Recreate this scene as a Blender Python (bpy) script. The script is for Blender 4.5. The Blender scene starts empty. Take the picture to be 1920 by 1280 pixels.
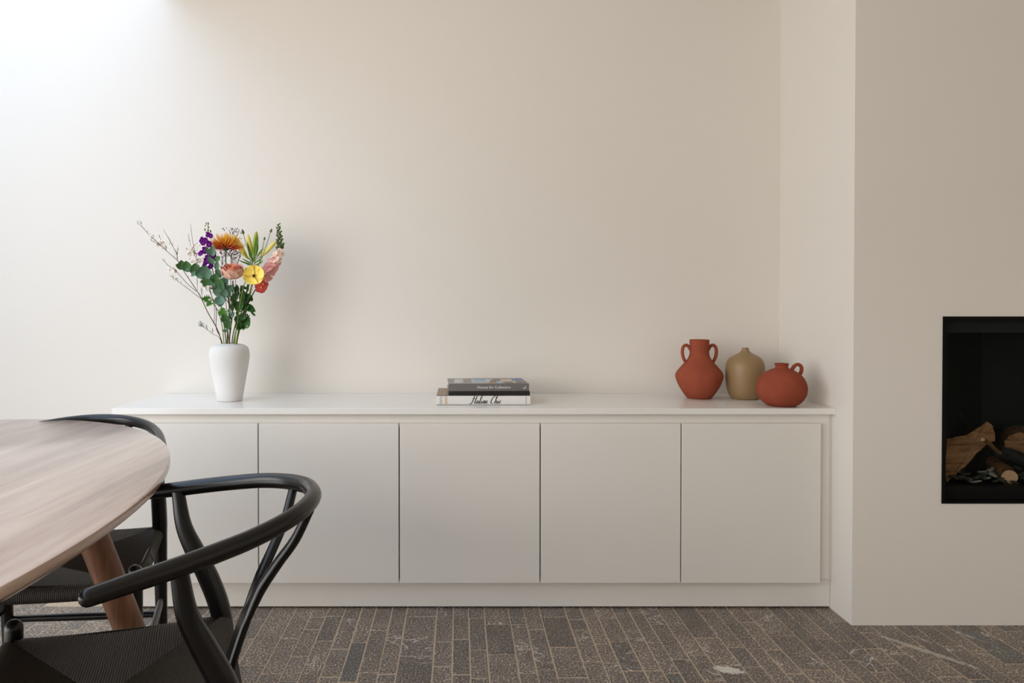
import bpy, bmesh, math, random
from mathutils import Vector, Matrix
random.seed(7)
PI = math.pi
S = bpy.context.scene
C = S.collection

# ------------------------------------------------------------------ camera, world, lights, exposure
CAM_H, F, PITCH = 1.05, 1380.0, 0.012
CX, CY = 860.0, 581 + F * math.tan(PITCH)
cd = bpy.data.cameras.new('camera')
cam = bpy.data.objects.new('camera', cd); C.objects.link(cam)
cam.location = (0, 0, CAM_H); cam.rotation_euler = (PI / 2 - PITCH, 0, 0)
cd.sensor_width = 36; cd.lens = F * 36 / 1920
cd.shift_x = (960 - CX) / 1920; cd.shift_y = -(640 - CY) / 1920
cd.clip_start = 0.02
S.camera = cam

w = bpy.data.worlds.new('overcast_sky'); S.world = w; w.use_nodes = True
bg = w.node_tree.nodes['Background']
bg.inputs[0].default_value = (.56, .735, 1.0, 1); bg.inputs[1].default_value = 3.35      # even blue-white sky

SKY = (-2.75, -1.2, -2.2, 3.005)          # the roof light in the ceiling: x0 x1 y0 y1
CEIL, ROOF = 2.35, 2.9

def area(name, loc, rot, sx, sy, power, color, portal=False):
    l = bpy.data.lights.new(name, 'AREA'); l.shape = 'RECTANGLE'; l.size = sx; l.size_y = sy
    l.energy = power; l.color = color
    if portal: l.cycles.is_portal = True
    o = bpy.data.objects.new(name, l); C.objects.link(o); o.location = loc; o.rotation_euler = rot
    return o
area('roof_light_portal', ((SKY[0] + SKY[1]) / 2, (SKY[2] + SKY[3]) / 2, ROOF - .005), (0, 0, 0), SKY[1] - SKY[0], SKY[3] - SKY[2], 1, (1, 1, 1), True)
WIN = (-3.0, 1.4, 0.0, 2.25)                 # assumed, unseen door opening in the left wall, sized for the light: y0 y1 z0 z1
area('assumed_door_portal', (-2.76, (WIN[0] + WIN[1]) / 2, (WIN[2] + WIN[3]) / 2), (0, -PI / 2, 0), WIN[3] - WIN[2], WIN[1] - WIN[0], 1, (1, 1, 1), True)

# added warm fill lamp, out of view, just outside the left opening
area('added_warm_fill', (-2.85, (WIN[0] + WIN[1]) / 2, (WIN[2] + WIN[3]) / 2), (0, -PI / 2, 0), WIN[3] - WIN[2], WIN[1] - WIN[0], 104, (1, .82, .54))
S.view_settings.view_transform = 'Standard'; S.view_settings.look = 'None'
S.view_settings.gamma = 1; S.view_settings.use_curve_mapping = False
S.view_settings.exposure = 0.0

# ------------------------------------------------------------------ materials
def srgb(r, g, b):
    f = lambda c: (c / 255 / 12.92) if c / 255 <= .04045 else ((c / 255 + .055) / 1.055) ** 2.4
    return (f(r), f(g), f(b), 1)

class NT:
    def __init__(s, m): s.t = m.node_tree; s.n = s.t.nodes; s.l = s.t.links
    def node(s, typ, **kw):
        n = s.n.new(typ)
        for k, v in kw.items():
            if k.startswith('i_'):
                key = k[2:]; key = int(key) if key.isdigit() else key
                if hasattr(v, 'is_output') or isinstance(v, bpy.types.NodeSocket): s.l.new(v, n.inputs[key])
                else: n.inputs[key].default_value = v
            else: setattr(n, k, v)
        return n
    def math(s, op, a, b=0.0, c=0.0, clamp=False):
        n = s.node('ShaderNodeMath', operation=op, use_clamp=clamp)
        for i, v in enumerate((a, b, c)):
            if isinstance(v, bpy.types.NodeSocket): s.l.new(v, n.inputs[i])
            else: n.inputs[i].default_value = v
        return n.outputs[0]
    def ramp(s, fac, stops):
        n = s.n.new('ShaderNodeValToRGB'); s.l.new(fac, n.inputs[0])
        e = n.color_ramp.elements
        while len(e) < len(stops): e.new(.5)
        for k, (p, c) in enumerate(stops): e[k].position = p; e[k].color = c
        return n.outputs[0]
    def mix(s, fac, a, b, mode='MIX'):
        n = s.node('ShaderNodeMix', data_type='RGBA', blend_type=mode)
        for i, v in ((0, fac), (6, a), (7, b)):
            if isinstance(v, bpy.types.NodeSocket): s.l.new(v, n.inputs[i])
            else: n.inputs[i].default_value = v
        return n.outputs[2]
    def bump(s, h, strength, dist=.002):
        n = s.node('ShaderNodeBump', i_Strength=strength, i_Distance=dist)
        s.l.new(h, n.inputs['Height']); return n.outputs[0]

def new_mat(name):
    m = bpy.data.materials.new(name); m.use_nodes = True
    return m, NT(m), m.node_tree.nodes['Principled BSDF']

def mat(name, col, rough=.5, spec=.5, var=0.0, scale=40, bump=0.0, bscale=200, metal=0, sss=0, trans=0, coat=0):
    m, t, p = new_mat(name)
    p.inputs['Base Color'].default_value = col
    p.inputs['Roughness'].default_value = rough; p.inputs['Specular IOR Level'].default_value = spec
    p.inputs['Metallic'].default_value = metal
    p.inputs['Coat Weight'].default_value = coat
    if trans: p.inputs['Transmission Weight'].default_value = trans
    if var:
        tc = t.node('ShaderNodeTexCoord')
        nz = t.node('ShaderNodeTexNoise', i_Scale=scale, i_Detail=4.0); t.l.new(tc.outputs['Object'], nz.inputs['Vector'])
        a = tuple(c * (1 - var) for c in col[:3]) + (1,); b = tuple(min(1, c * (1 + var)) for c in col[:3]) + (1,)
        t.l.new(t.ramp(nz.outputs['Fac'], [(.3, a), (.7, b)]), p.inputs['Base Color'])
    if bump:
        tc = t.node('ShaderNodeTexCoord')
        nz = t.node('ShaderNodeTexNoise', i_Scale=bscale, i_Detail=3.0); t.l.new(tc.outputs['Object'], nz.inputs['Vector'])
        t.l.new(t.bump(nz.outputs['Fac'], bump), p.inputs['Normal'])
    return m

def mat_attr(name, rough=.55, spec=.3):
    m, t, p = new_mat(name)
    a = t.node('ShaderNodeAttribute', attribute_name='Col')
    t.l.new(a.outputs['Color'], p.inputs['Base Color'])
    p.inputs['Roughness'].default_value = rough; p.inputs['Specular IOR Level'].default_value = spec
    return m

def wood(name, dark, mid, light, along='Y', scale=1.0, rough=.4, spec=.5, coord='Object'):
    m, t, p = new_mat(name)
    tc = t.node('ShaderNodeTexCoord')
    sc = {'X': (1.2, 14, 14), 'Y': (14, 1.2, 14), 'Z': (14, 14, 1.2)}[along]
    mp = t.node('ShaderNodeMapping', i_Scale=tuple(scale * v for v in sc)); t.l.new(tc.outputs[coord], mp.inputs['Vector'])
    n1 = t.node('ShaderNodeTexNoise', i_Scale=1.0, i_Detail=5.0, i_Distortion=1.2); t.l.new(mp.outputs[0], n1.inputs['Vector'])
    mp2 = t.node('ShaderNodeMapping', i_Scale=tuple(scale * v * 9 for v in sc)); t.l.new(tc.outputs[coord], mp2.inputs['Vector'])
    n2 = t.node('ShaderNodeTexNoise', i_Scale=1.0, i_Detail=3.0); t.l.new(mp2.outputs[0], n2.inputs['Vector'])
    f = t.math('ADD', t.math('MULTIPLY', n1.outputs['Fac'], .78), t.math('MULTIPLY', n2.outputs['Fac'], .22))
    t.l.new(t.ramp(f, [(.33, dark), (.5, mid), (.66, light)]), p.inputs['Base Color'])
    t.l.new(t.bump(n2.outputs['Fac'], .12, .001), p.inputs['Normal'])
    p.inputs['Roughness'].default_value = rough; p.inputs['Specular IOR Level'].default_value = spec
    return m

def paver_mat():
    m, t, p = new_mat('granite_paver')
    g = t.node('ShaderNodeNewGeometry'); oi = t.node('ShaderNodeObjectInfo')
    rnd = t.math('FRACT', t.math('ADD', oi.outputs['Random'], t.math('MULTIPLY', g.outputs['Random Per Island'], 1.0)))
    off = t.node('ShaderNodeCombineXYZ'); t.l.new(t.math('MULTIPLY', rnd, 37.0), off.inputs[0]); t.l.new(t.math('MULTIPLY', rnd, 91.0), off.inputs[1])
    add = t.node('ShaderNodeVectorMath', operation='ADD'); t.l.new(g.outputs['Position'], add.inputs[0]); t.l.new(off.outputs[0], add.inputs[1])
    v = add.outputs[0]
    sp = t.node('ShaderNodeTexNoise', i_Scale=170.0, i_Detail=4.0, i_Roughness=.7); t.l.new(v, sp.inputs['Vector'])
    col = t.ramp(sp.outputs['Fac'], [(.34, srgb(28, 26, 25)), (.46, srgb(88, 81, 76)), (.54, srgb(128, 119, 112)), (.64, srgb(226, 217, 208))])
    big = t.node('ShaderNodeTexNoise', i_Scale=9.0, i_Detail=3.0); t.l.new(v, big.inputs['Vector'])
    col = t.mix(1.0, col, t.ramp(big.outputs['Fac'], [(.3, (.72, .70, .68, 1)), (.72, (1.2, 1.17, 1.12, 1))]), 'MULTIPLY')
    tint = t.ramp(rnd, [(0, (.74, .70, .66, 1)), (.3, (.95, .90, .84, 1)), (.62, (1.08, 1.0, .92, 1)), (.92, (1.2, 1.1, 1.0, 1)), (.95, (.66, .70, .72, 1)), (1, (.54, .6, .64, 1))])
    col = t.mix(1.0, col, tint, 'MULTIPLY')
    vn = t.node('ShaderNodeTexNoise', i_Scale=7.0, i_Detail=6.0, i_Distortion=1.5); t.l.new(v, vn.inputs['Vector'])
    line = t.math('SUBTRACT', 1.0, t.math('MULTIPLY', t.math('ABSOLUTE', t.math('SUBTRACT', vn.outputs['Fac'], .5)), 70.0), clamp=True)
    mk = t.node('ShaderNodeTexNoise', i_Scale=5.0, i_Detail=1.0); t.l.new(v, mk.inputs['Vector'])
    mask = t.math('MULTIPLY', t.math('SUBTRACT', mk.outputs['Fac'], .57), 12.0, clamp=True)
    vein = t.math('MULTIPLY', line, mask)
    # two pale quartz inclusions that sit in particular stones
    wob = t.node('ShaderNodeTexNoise', i_Scale=55.0, i_Detail=6.0, i_Roughness=.7); t.l.new(g.outputs['Position'], wob.inputs['Vector'])
    sx = t.node('ShaderNodeSeparateXYZ'); t.l.new(g.outputs['Position'], sx.inputs[0])
    def blot(cx, cy, rx, ry, ang, hard):
        dx = t.math('SUBTRACT', sx.outputs[0], cx); dy = t.math('SUBTRACT', sx.outputs[1], cy)
        u = t.math('DIVIDE', t.math('ADD', t.math('MULTIPLY', dx, math.cos(ang)), t.math('MULTIPLY', dy, math.sin(ang))), rx)
        q = t.math('DIVIDE', t.math('SUBTRACT', t.math('MULTIPLY', dy, math.cos(ang)), t.math('MULTIPLY', dx, math.sin(ang))), ry)
        d = t.math('ADD', t.math('MULTIPLY', u, u), t.math('MULTIPLY', q, q))
        d = t.math('ADD', d, t.math('MULTIPLY', t.math('SUBTRACT', wob.outputs['Fac'], .5), 4.2))
        return t.math('MULTIPLY', t.math('SUBTRACT', 1.0, d), hard, clamp=True)
    q = t.math('MAXIMUM', blot(.787, 2.135, .042, .022, -.3, 6.0), t.math('MULTIPLY', blot(1.44, 2.255, .16, .014, -.92, 1.5), .55))
    vein = t.math('MAXIMUM', vein, q)
    vein = t.math('MULTIPLY', vein, t.math('ADD', .35, t.math('MULTIPLY', sp.outputs['Fac'], 1.1)), clamp=True)
    col = t.mix(vein, col, srgb(226, 218, 206))
    t.l.new(col, p.inputs['Base Color'])
    p.inputs['Roughness'].default_value = .36; p.inputs['Specular IOR Level'].default_value = .75
    h = t.math('ADD', t.math('MULTIPLY', sp.outputs['Fac'], .5), t.math('MULTIPLY', big.outputs['Fac'], .8))
    t.l.new(t.bump(h, .35, .004), p.inputs['Normal'])
    return m

M = {}
M['wall'] = mat('wall_paint', (.80, .75, .68, 1), .85, .25, bump=.03, bscale=300)
M['ceiling'] = mat('ceiling_paint', (.80, .75, .68, 1), .9, .2)
M['cab'] = mat('cabinet_lacquer', (.79, .75, .69, 1), .42, .4)
M['slab'] = mat('worktop_laminate', (.85, .82, .77, 1), .24, .6)
M['dark'] = mat('gap_shade', (.02, .018, .016, 1), .9, .1)  # near-black, paints the shade behind door gaps and under the plinth
M['grout'] = mat('sand_grout', srgb(196, 176, 152), .95, .1, var=.15, scale=120)
M['paver'] = paver_mat()
M['black'] = mat('black_lacquer', (.004, .0037, .0034, 1), .27, .42, bump=.02, bscale=60)
M['cord'] = mat('black_paper_cord', (.034, .029, .024, 1), .5, .5, var=.35, scale=300)
M['table'] = wood('walnut_tabletop', srgb(122, 90, 74), srgb(176, 142, 122), srgb(206, 178, 158), 'Y', .55, .34, .5)  # the legs' walnut, lightened to take the top's sheen into its colour
M['table'].node_tree.nodes['Principled BSDF'].inputs['Coat Weight'].default_value = 1.0
M['table'].node_tree.nodes['Principled BSDF'].inputs['Coat Roughness'].default_value = .16
M['tleg'] = wood('walnut_leg', srgb(92, 60, 42), srgb(122, 84, 60), srgb(142, 102, 76), 'Z', 1.4, .45, .4)
M['white_cer'] = mat('white_bisque', (.76, .735, .70, 1), .8, .2, bump=.25, bscale=130)
M['terra'] = mat('terracotta', srgb(150, 76, 54), .85, .15, var=.10, scale=22, bump=.10, bscale=260)
M['terra2'] = mat('terracotta_dark', srgb(146, 72, 52), .85, .15, var=.08, scale=18, bump=.08, bscale=260)
M['tan'] = mat('tan_glaze', srgb(148, 120, 84), .42, .4, var=.05, scale=15)
M['hollow'] = mat('vase_inside', (.06, .03, .02, 1), .9, .1)
M['steel'] = mat('black_steel', (.003, .003, .003, 1), .6, .12)
M['fbpanel'] = mat('firebox_panel', (.006, .008, .007, 1), .6, .2)
M['ember'] = mat('charcoal_bits', srgb(74, 72, 66), .8, .3, var=.5, scale=60, bump=.4, bscale=120)
M['ash'] = mat('grey_slate_chip', srgb(150, 144, 134), .8, .3, var=.35, scale=80)
M['barkw'] = wood('split_log_wood', srgb(104, 74, 50), srgb(160, 116, 80), srgb(186, 142, 104), 'X', 2.5, .8, .2)
M['bark'] = mat('log_bark', srgb(120, 84, 56), .9, .15, var=.5, scale=50, bump=.6, bscale=70)
M['charlog'] = mat('charred_log', srgb(34, 32, 30), .8, .3, var=.6, scale=60, bump=.8, bscale=90)
M['cutend'] = mat('sawn_log_end', srgb(222, 176, 142), .8, .2, var=.12, scale=40)
M['paper'] = mat('book_pages', srgb(222, 214, 200), .8, .2, var=.06, scale=300)
M['spine_grey'] = mat('grey_book_cloth', srgb(112, 107, 103), .5, .4)
M['book_black'] = mat('black_book_jacket', srgb(22, 20, 20), .35, .5)
M['book_white'] = mat('white_book_jacket', srgb(226, 222, 216), .4, .5)
M['cover_tan'] = mat('brown_photo_cover', srgb(128, 112, 96), .35, .5, var=.25, scale=40)
M['ink'] = mat('black_ink', srgb(22, 22, 24), .5, .3)
M['ink_white'] = mat('white_ink', srgb(232, 228, 222), .5, .3)
M['ink_gold'] = mat('ochre_ink', srgb(196, 158, 112), .5, .3)
M['ink_grey'] = mat('grey_ink', srgb(168, 160, 152), .5, .3)
for k, c in dict(p_slate=(122, 116, 110), p_pale=(186, 190, 190), p_dark=(58, 52, 50), p_blue=(46, 84, 148), p_sky=(120, 168, 200), p_red=(178, 92, 62), p_sand=(198, 172, 146), p_cream=(214, 208, 200)).items():
    M[k] = mat(k.replace('p_', 'printed_'), srgb(*c), .3, .5)
M['attr'] = mat_attr('petal_colours')
M['stem'] = mat('green_stem', srgb(112, 132, 44), .5, .4, var=.15)
M['stem_dark'] = mat('dark_green_stem', srgb(74, 92, 44), .5, .4, var=.2)
M['twig'] = mat('brown_twig', srgb(84, 62, 56), .7, .3, var=.2)
M['redtwig'] = mat('reddish_twig', srgb(104, 58, 54), .6, .3)
M['euc'] = mat('eucalyptus_leaf', srgb(98, 132, 108), .5, .4, var=.22, scale=25)
M['euc2'] = mat('eucalyptus_leaf_green', srgb(76, 116, 66), .5, .4, var=.22, scale=25)
M['leaf'] = mat('dark_foliage', srgb(66, 108, 52), .45, .45, var=.3, scale=30)
M['leaf2'] = mat('green_foliage', srgb(84, 140, 48), .45, .45, var=.25, scale=30)
M['yellow'] = mat('yellow_petal', srgb(252, 220, 104), .6, .25, var=.06, scale=40)
M['centre'] = mat('dark_flower_centre', srgb(74, 40, 22), .8, .2)
M['rose_in'] = mat('peach_rose_petal', srgb(240, 150, 118), .6, .25, var=.08, scale=50)
M['rose_mid'] = mat('pink_rose_petal', srgb(238, 168, 148), .6, .25, var=.08, scale=50)
M['rose_out'] = mat('cream_pink_rose_petal', srgb(240, 188, 164), .6, .25, var=.14, scale=45)
M['purple'] = mat('violet_petal', srgb(176, 70, 200), .6, .25, var=.25, scale=60)
M['lilac'] = mat('lilac_twig', srgb(112, 92, 112), .7, .2)
M['wax'] = mat('waxflower_petal', srgb(250, 244, 230), .6, .25, var=.1, scale=80)
M['waxpink'] = mat('pink_wax_bud', srgb(202, 158, 140), .6, .25, var=.15, scale=80)
M['lily'] = mat('yellow_lily_bud', srgb(240, 220, 120), .5, .35, var=.12, scale=25)
M['lilygreen'] = mat('green_lily_bud', srgb(160, 172, 48), .5, .35, var=.15, scale=25)
M['pod'] = mat('green_pod', srgb(86, 104, 52), .6, .3, var=.2, scale=60)
M['snap'] = mat('pink_snapdragon_petal', srgb(232, 160, 158), .6, .25, var=.16, scale=45)
M['snap_pale'] = mat('cream_pink_snapdragon_petal', srgb(240, 206, 184), .6, .25, var=.1, scale=45)
M['snap_red'] = mat('coral_snapdragon_petal', srgb(226, 88, 84), .6, .25, var=.16, scale=45)
M['snap_throat'] = mat('yellow_throat', srgb(238, 182, 78), .6, .25)

mg, tg, pg = new_mat('fireplace_glass')
for n in list(tg.n):
    if n.type == 'BSDF_PRINCIPLED': tg.n.remove(n)
out = [n for n in tg.n if n.type == 'OUTPUT_MATERIAL'][0]
tr = tg.node('ShaderNodeBsdfTransparent', i_Color=(.86, .88, .86, 1)); gl = tg.node('ShaderNodeBsdfGlossy', i_Roughness=.02)
fr = tg.node('ShaderNodeFresnel', i_IOR=1.10)
ms = tg.node('ShaderNodeMixShader'); tg.l.new(fr.outputs[0], ms.inputs[0]); tg.l.new(tr.outputs[0], ms.inputs[1]); tg.l.new(gl.outputs[0], ms.inputs[2])
tg.l.new(ms.outputs[0], out.inputs[0]); M['glass'] = mg

# ------------------------------------------------------------------ mesh helpers
def catmull(pts, n):
    pts = [Vector(p) for p in pts]
    if len(pts) < 3: return [pts[0].lerp(pts[-1], i / n) for i in range(n + 1)]
    P = [pts[0] * 2 - pts[1]] + pts + [pts[-1] * 2 - pts[-2]]
    res = []
    segs = len(pts) - 1
    for i in range(segs):
        a, b, c, d = P[i:i + 4]
        k = max(1, round(n / segs))
        for j in range(k):
            t = j / k
            res.append(.5 * ((2 * b) + (c - a) * t + (2 * a - 5 * b + 4 * c - d) * t * t + (3 * b - a - 3 * c + d) * t ** 3))
    res.append(pts[-1]); return res

def lerpl(vals, t):
    if not isinstance(vals, (list, tuple)): return vals
    x = t * (len(vals) - 1); i = min(int(x), len(vals) - 2); return vals[i] + (vals[i + 1] - vals[i]) * (x - i)

class G:
    def __init__(s): s.v = []; s.f = []; s.mi = []; s.col = []
    def add(s, vs, fs, mi=0, col=None):
        o = len(s.v); s.v += [tuple(v) for v in vs]; s.f += [tuple(i + o for i in f) for f in fs]; s.mi += [mi] * len(fs)
        if col is not None: s.col += col if isinstance(col, list) else [col] * len(vs)
        return s
    def tube(s, pts, r, n=8, res=None, up=None, flat=1.0, cap=True, mi=0, col=None, round_cap=False):
        p = catmull(pts, res or max(2, 4 * (len(pts) - 1)))
        L = len(p); vs = []; fs = []
        t0 = (p[1] - p[0]).normalized()
        ref = Vector(up) if up else (Vector((0, 0, 1)) if abs(t0.z) < .9 else Vector((1, 0, 0)))
        nrm = (ref - t0 * ref.dot(t0)).normalized()
        if round_cap:
            r0, r1 = lerpl(r, 0), lerpl(r, 1); tn = (p[-1] - p[-2]).normalized()
            pre = [(p[0] - t0 * r0 * k, q) for k, q in ((.95, .3), (.75, .66), (.4, .92))]
            post = [(p[-1] + tn * r1 * k, q) for k, q in ((.4, .92), (.75, .66), (.95, .3))]
        else: pre = post = []
        st = [(c, q * lerpl(r, 0)) for c, q in pre] + [(p[i], lerpl(r, i / (L - 1))) for i in range(L)] + [(c, q * lerpl(r, 1)) for c, q in post]
        for i, (c, rr) in enumerate(st):
            a = st[max(0, i - 1)][0]; b = st[min(len(st) - 1, i + 1)][0]
            t = (b - a).normalized()
            if up: nrm = (ref - t * ref.dot(t)).normalized()
            else: nrm = (nrm - t * nrm.dot(t)).normalized()
            bi = t.cross(nrm)
            for k in range(n):
                an = 2 * PI * k / n
                vs.append(c + nrm * (math.cos(an) * rr) + bi * (math.sin(an) * rr * flat))
        for i in range(len(st) - 1):
            for k in range(n):
                fs.append((i * n + k, i * n + (k + 1) % n, (i + 1) * n + (k + 1) % n, (i + 1) * n + k))
        if cap: fs.append(tuple(range(n))[::-1]); fs.append(tuple((len(st) - 1) * n + k for k in range(n)))
        return s.add(vs, fs, mi, col)
    def lathe(s, prof, n=48, c=(0, 0, 0), mi=0, M4=None, col=None):
        vs = []; fs = []
        for r, z in prof:
            for k in range(n):
                v = Vector((r * math.cos(2 * PI * k / n), r * math.sin(2 * PI * k / n), z))
                v = (M4 @ v) if M4 else v
                vs.append(v + Vector(c))
        for i in range(len(prof) - 1):
            for k in range(n):
                fs.append((i * n + k, i * n + (k + 1) % n, (i + 1) * n + (k + 1) % n, (i + 1) * n + k))
        fs.append(tuple(range(n))[::-1]); fs.append(tuple((len(prof) - 1) * n + k for k in range(n)))
        return s.add(vs, fs, mi, col)
    def box(s, x0, x1, y0, y1, z0, z1, bev=0.0, mi=0, seg=2):
        bm = bmesh.new(); bmesh.ops.create_cube(bm, size=1)
        for v in bm.verts: v.co = Vector(((x0 + x1) / 2 + v.co.x * (x1 - x0), (y0 + y1) / 2 + v.co.y * (y1 - y0), (z0 + z1) / 2 + v.co.z * (z1 - z0)))
        if bev: bmesh.ops.bevel(bm, geom=bm.edges[:], offset=bev, segments=seg, affect='EDGES', profile=.5)
        bm.verts.index_update()
        s.add([v.co.copy() for v in bm.verts], [[v.index for v in f.verts] for f in bm.faces], mi); bm.free(); return s
    def ball(s, c, r, n=8, m=6, sc=(1, 1, 1), M4=None, mi=0, col=None):
        pr = [(max(1e-4, r * math.sin(PI * i / m)), -r * math.cos(PI * i / m)) for i in range(m + 1)]
        T = (M4 or Matrix.Identity(4)) @ Matrix.Diagonal((sc[0], sc[1], sc[2], 1))
        return s.lathe(pr, n, c, mi, T, col)
    def merge(s, g, T, mi=None, col=None):
        return s.add([T @ Vector(v) for v in g.v], g.f, 0 if mi is None else mi, col if col else (g.col or None))
    def mesh(s, name, mats, smooth=True):
        me = bpy.data.meshes.new(name); me.from_pydata(s.v, [], s.f)
        for m in (mats if isinstance(mats, (list, tuple)) else [mats]): me.materials.append(m)
        if len(me.polygons) == len(s.mi): me.polygons.foreach_set('material_index', s.mi)
        if smooth: me.polygons.foreach_set('use_smooth', [True] * len(me.polygons))
        if s.col:
            a = me.color_attributes.new('Col', 'FLOAT_COLOR', 'POINT')
            a.data.foreach_set('color', [x for c in s.col for x in c])
        me.update()
        if smooth:
            try: me.set_sharp_from_angle(angle=math.radians(40))
            except Exception: pass
        return me

W = {}                                                    # world matrix of every parent
def link(name, data, parent=None, basis=None, base=None):
    o = bpy.data.objects.new(name, data); C.objects.link(o)
    if parent is not None:
        o.parent = parent; W[o.name] = W[parent.name]
    else:
        W[o.name] = Matrix.Translation(base) if base else Matrix.Identity(4)
        if base: o.location = base
    if basis is not None: o.matrix_basis = basis
    return o
def thing(name, label, cat, loc=(0, 0, 0), rz=0, group=None):
    o = bpy.data.objects.new(name, None); C.objects.link(o); o.empty_display_size = .05
    o.location = loc; o.rotation_euler = (0, 0, rz); W[o.name] = Matrix.Translation(loc) @ Matrix.Rotation(rz, 4, 'Z')
    o['label'] = label; o['category'] = cat
    if group: o['group'] = group
    return o
def part(name, g, m, parent, world=True, smooth=True, stuff=False):
    """one mesh part; world=True: the geometry is in world space and moved into the parent's space"""
    if world:
        inv = W[parent.name].inverted(); g.v = [tuple(inv @ Vector(v)) for v in g.v]
    o = link(name, g.mesh(name, m, smooth), parent)
    if stuff: o['kind'] = 'stuff'
    return o
def inst(name, me, parent, T):
    o = bpy.data.objects.new(name, me); C.objects.link(o); o.parent = parent
    o.matrix_basis = W[parent.name].inverted() @ T; return o
def struct(name, g, m, smooth=False):
    o = link(name, g.mesh(name, m, smooth)); o['kind'] = 'structure'; return o
def frame(o, y, z):
    """matrix with its y axis along y and its z axis near z"""
    y = Vector(y).normalized(); z = Vector(z)
    x = y.cross(z)
    if x.length < 1e-5: x = y.cross(Vector((.3, .9, .1)))
    x.normalize(); z = x.cross(y)
    return Matrix(((x.x, y.x, z.x, o[0]), (x.y, y.y, z.y, o[1]), (x.z, y.z, z.z, o[2]), (0, 0, 0, 1)))

# ------------------------------------------------------------------ the room
YB, YP, YC = 3.005, 2.583, 2.4395                      # back wall, plinth, chimney breast face
XC = 1.3095                                             # left side of the chimney breast
X0, X1, Y0 = -2.75, 3.3, -3.2
struct('wall_back', G().box(X0 - .2, X1 + .2, YB, YB + .2, 0, ROOF + .2), M['wall'])
struct('wall_left', G().box(X0 - .2, X0, Y0 - .2, WIN[0], 0, ROOF + .2).box(X0 - .2, X0, WIN[1], YB, 0, ROOF + .2).box(X0 - .2, X0, WIN[0], WIN[1], WIN[3], ROOF + .2), M['wall'])
struct('wall_right', G().box(X1, X1 + .2, Y0 - .2, YB, 0, CEIL + .2), M['wall'])
g = G().box(X0, X1, Y0 - .2, Y0, 0, CEIL + .2)
struct('wall_front', g, M['wall'])
g = G().box(SKY[1], X1, Y0, YB, CEIL, ROOF).box(X0, SKY[1], Y0, SKY[2], CEIL, ROOF)
struct('ceiling', g, M['ceiling'])
# chimney breast with the fireplace opening
FX0, FX1, FZ0, FZ1 = 1.6045, 2.72, .4072, 1.0288
FY1 = 2.86
g = G()
g.box(XC, FX0, YC, YB, 0, CEIL).box(FX0, FX1, YC, YB, 0, FZ0).box(FX0, FX1, YC, YB, FZ1, CEIL).box(FX1, X1, YC, YB, 0, CEIL).box(FX0, FX1, FY1, YB, FZ0, FZ1)
struct('trim_1', g, M['wall'])['label'] = 'chimney breast projecting from the back wall around the fireplace'

# floor: grout bed with stone pavers laid lengthways
fl = struct('floor', G().box(X0, X1, Y0 - .2, YB, -.12, -.0012), M['grout'])
COLS = [-0.7639, -0.7094, -0.655, -0.5713, -0.5105, -0.4561, -0.3979, -0.3401, -0.2898, -0.2327, -0.1807, -0.0762, -0.0188, 0.0338, 0.0882, 0.1745, 0.2271, 0.2826, 0.3707, 0.4279, 0.4767, 0.5396, 0.5931, 0.64, 0.6963, 0.7554, 0.8352, 0.8926, 0.9455, 0.9985, 1.0886, 1.1426, 1.1955, 1.2552, 1.3081, 1.3701, 1.4508, 1.5118, 1.572, 1.6234, 1.7257, 1.7862]
JOINTS = [[], [2.49], [2.164], [2.54, 2.343], [2.507, 2.408, 2.222], [2.515, 2.324], [2.269, 2.095], [2.315, 2.066], [2.402], [2.349, 2.112], [2.511, 2.223], [2.319, 2.16], [2.338, 2.109], [2.498, 2.264, 2.089], [2.448, 2.236], [2.448, 2.269], [2.407, 2.138], [2.509, 2.282, 2.092], [2.488, 2.405, 2.189], [2.305, 2.18], [2.496, 2.319, 2.132], [2.543, 2.345, 2.132], [2.541, 2.315, 2.118], [2.448, 2.203], [2.461, 2.225], [2.348, 2.164], [2.557, 2.28, 2.156], [2.488, 2.275], [2.466, 2.264], [2.557, 2.362, 2.138], [2.496, 2.195], [2.34, 2.199], [2.467, 2.322, 2.126], [2.467, 2.273, 2.174], [2.384], [2.287], [2.362], [2.289], [], [2.174], []]
def paver_geo(x0, x1, y0, y1, g=None):
    g = g or G(); r = random.uniform
    j = r(.0008, .0020); j2 = r(.0014, .0030); h = r(-.0005, .0005); c = .0014
    o = [(x0 + j + r(0, .0008), y0 + j2), (x1 - j - r(0, .0008), y0 + j2 + r(0, .0015)), (x1 - j - r(0, .0008), y1 - j2), (x0 + j + r(0, .0008), y1 - j2 - r(0, .0015))]
    cx, cy = (x0 + x1) / 2, (y0 + y1) / 2
    vs = [(x, y, -.006) for x, y in o] + [(x, y, -.0014 + h) for x, y in o] + [(x + c * (1 if x < cx else -1), y + c * (1 if y < cy else -1), h) for x, y in o]
    fs = [(8, 9, 10, 11)] + [(a, (a + 1) % 4, 4 + (a + 1) % 4, 4 + a) for a in range(4)] + [(4 + a, 4 + (a + 1) % 4, 8 + (a + 1) % 4, 8 + a) for a in range(4)]
    return g.add(vs, fs)
def rnd_joints(y0, y1):
    out = []; y = y1 - random.uniform(.03, .25)
    while y > y0 + .06: out.append(y); y -= random.choice((.13, .17, .2, .24, .28, .32))
    return out
cols = list(COLS); joints = [list(j) for j in JOINTS]
while cols[0] > -1.42:
    cols.insert(0, cols[0] - random.choice((.055, .055, .058, .09, .052))); joints.insert(0, rnd_joints(2.04, 2.56))
YEND = 1.86
field = G(); npav = 0
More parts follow.
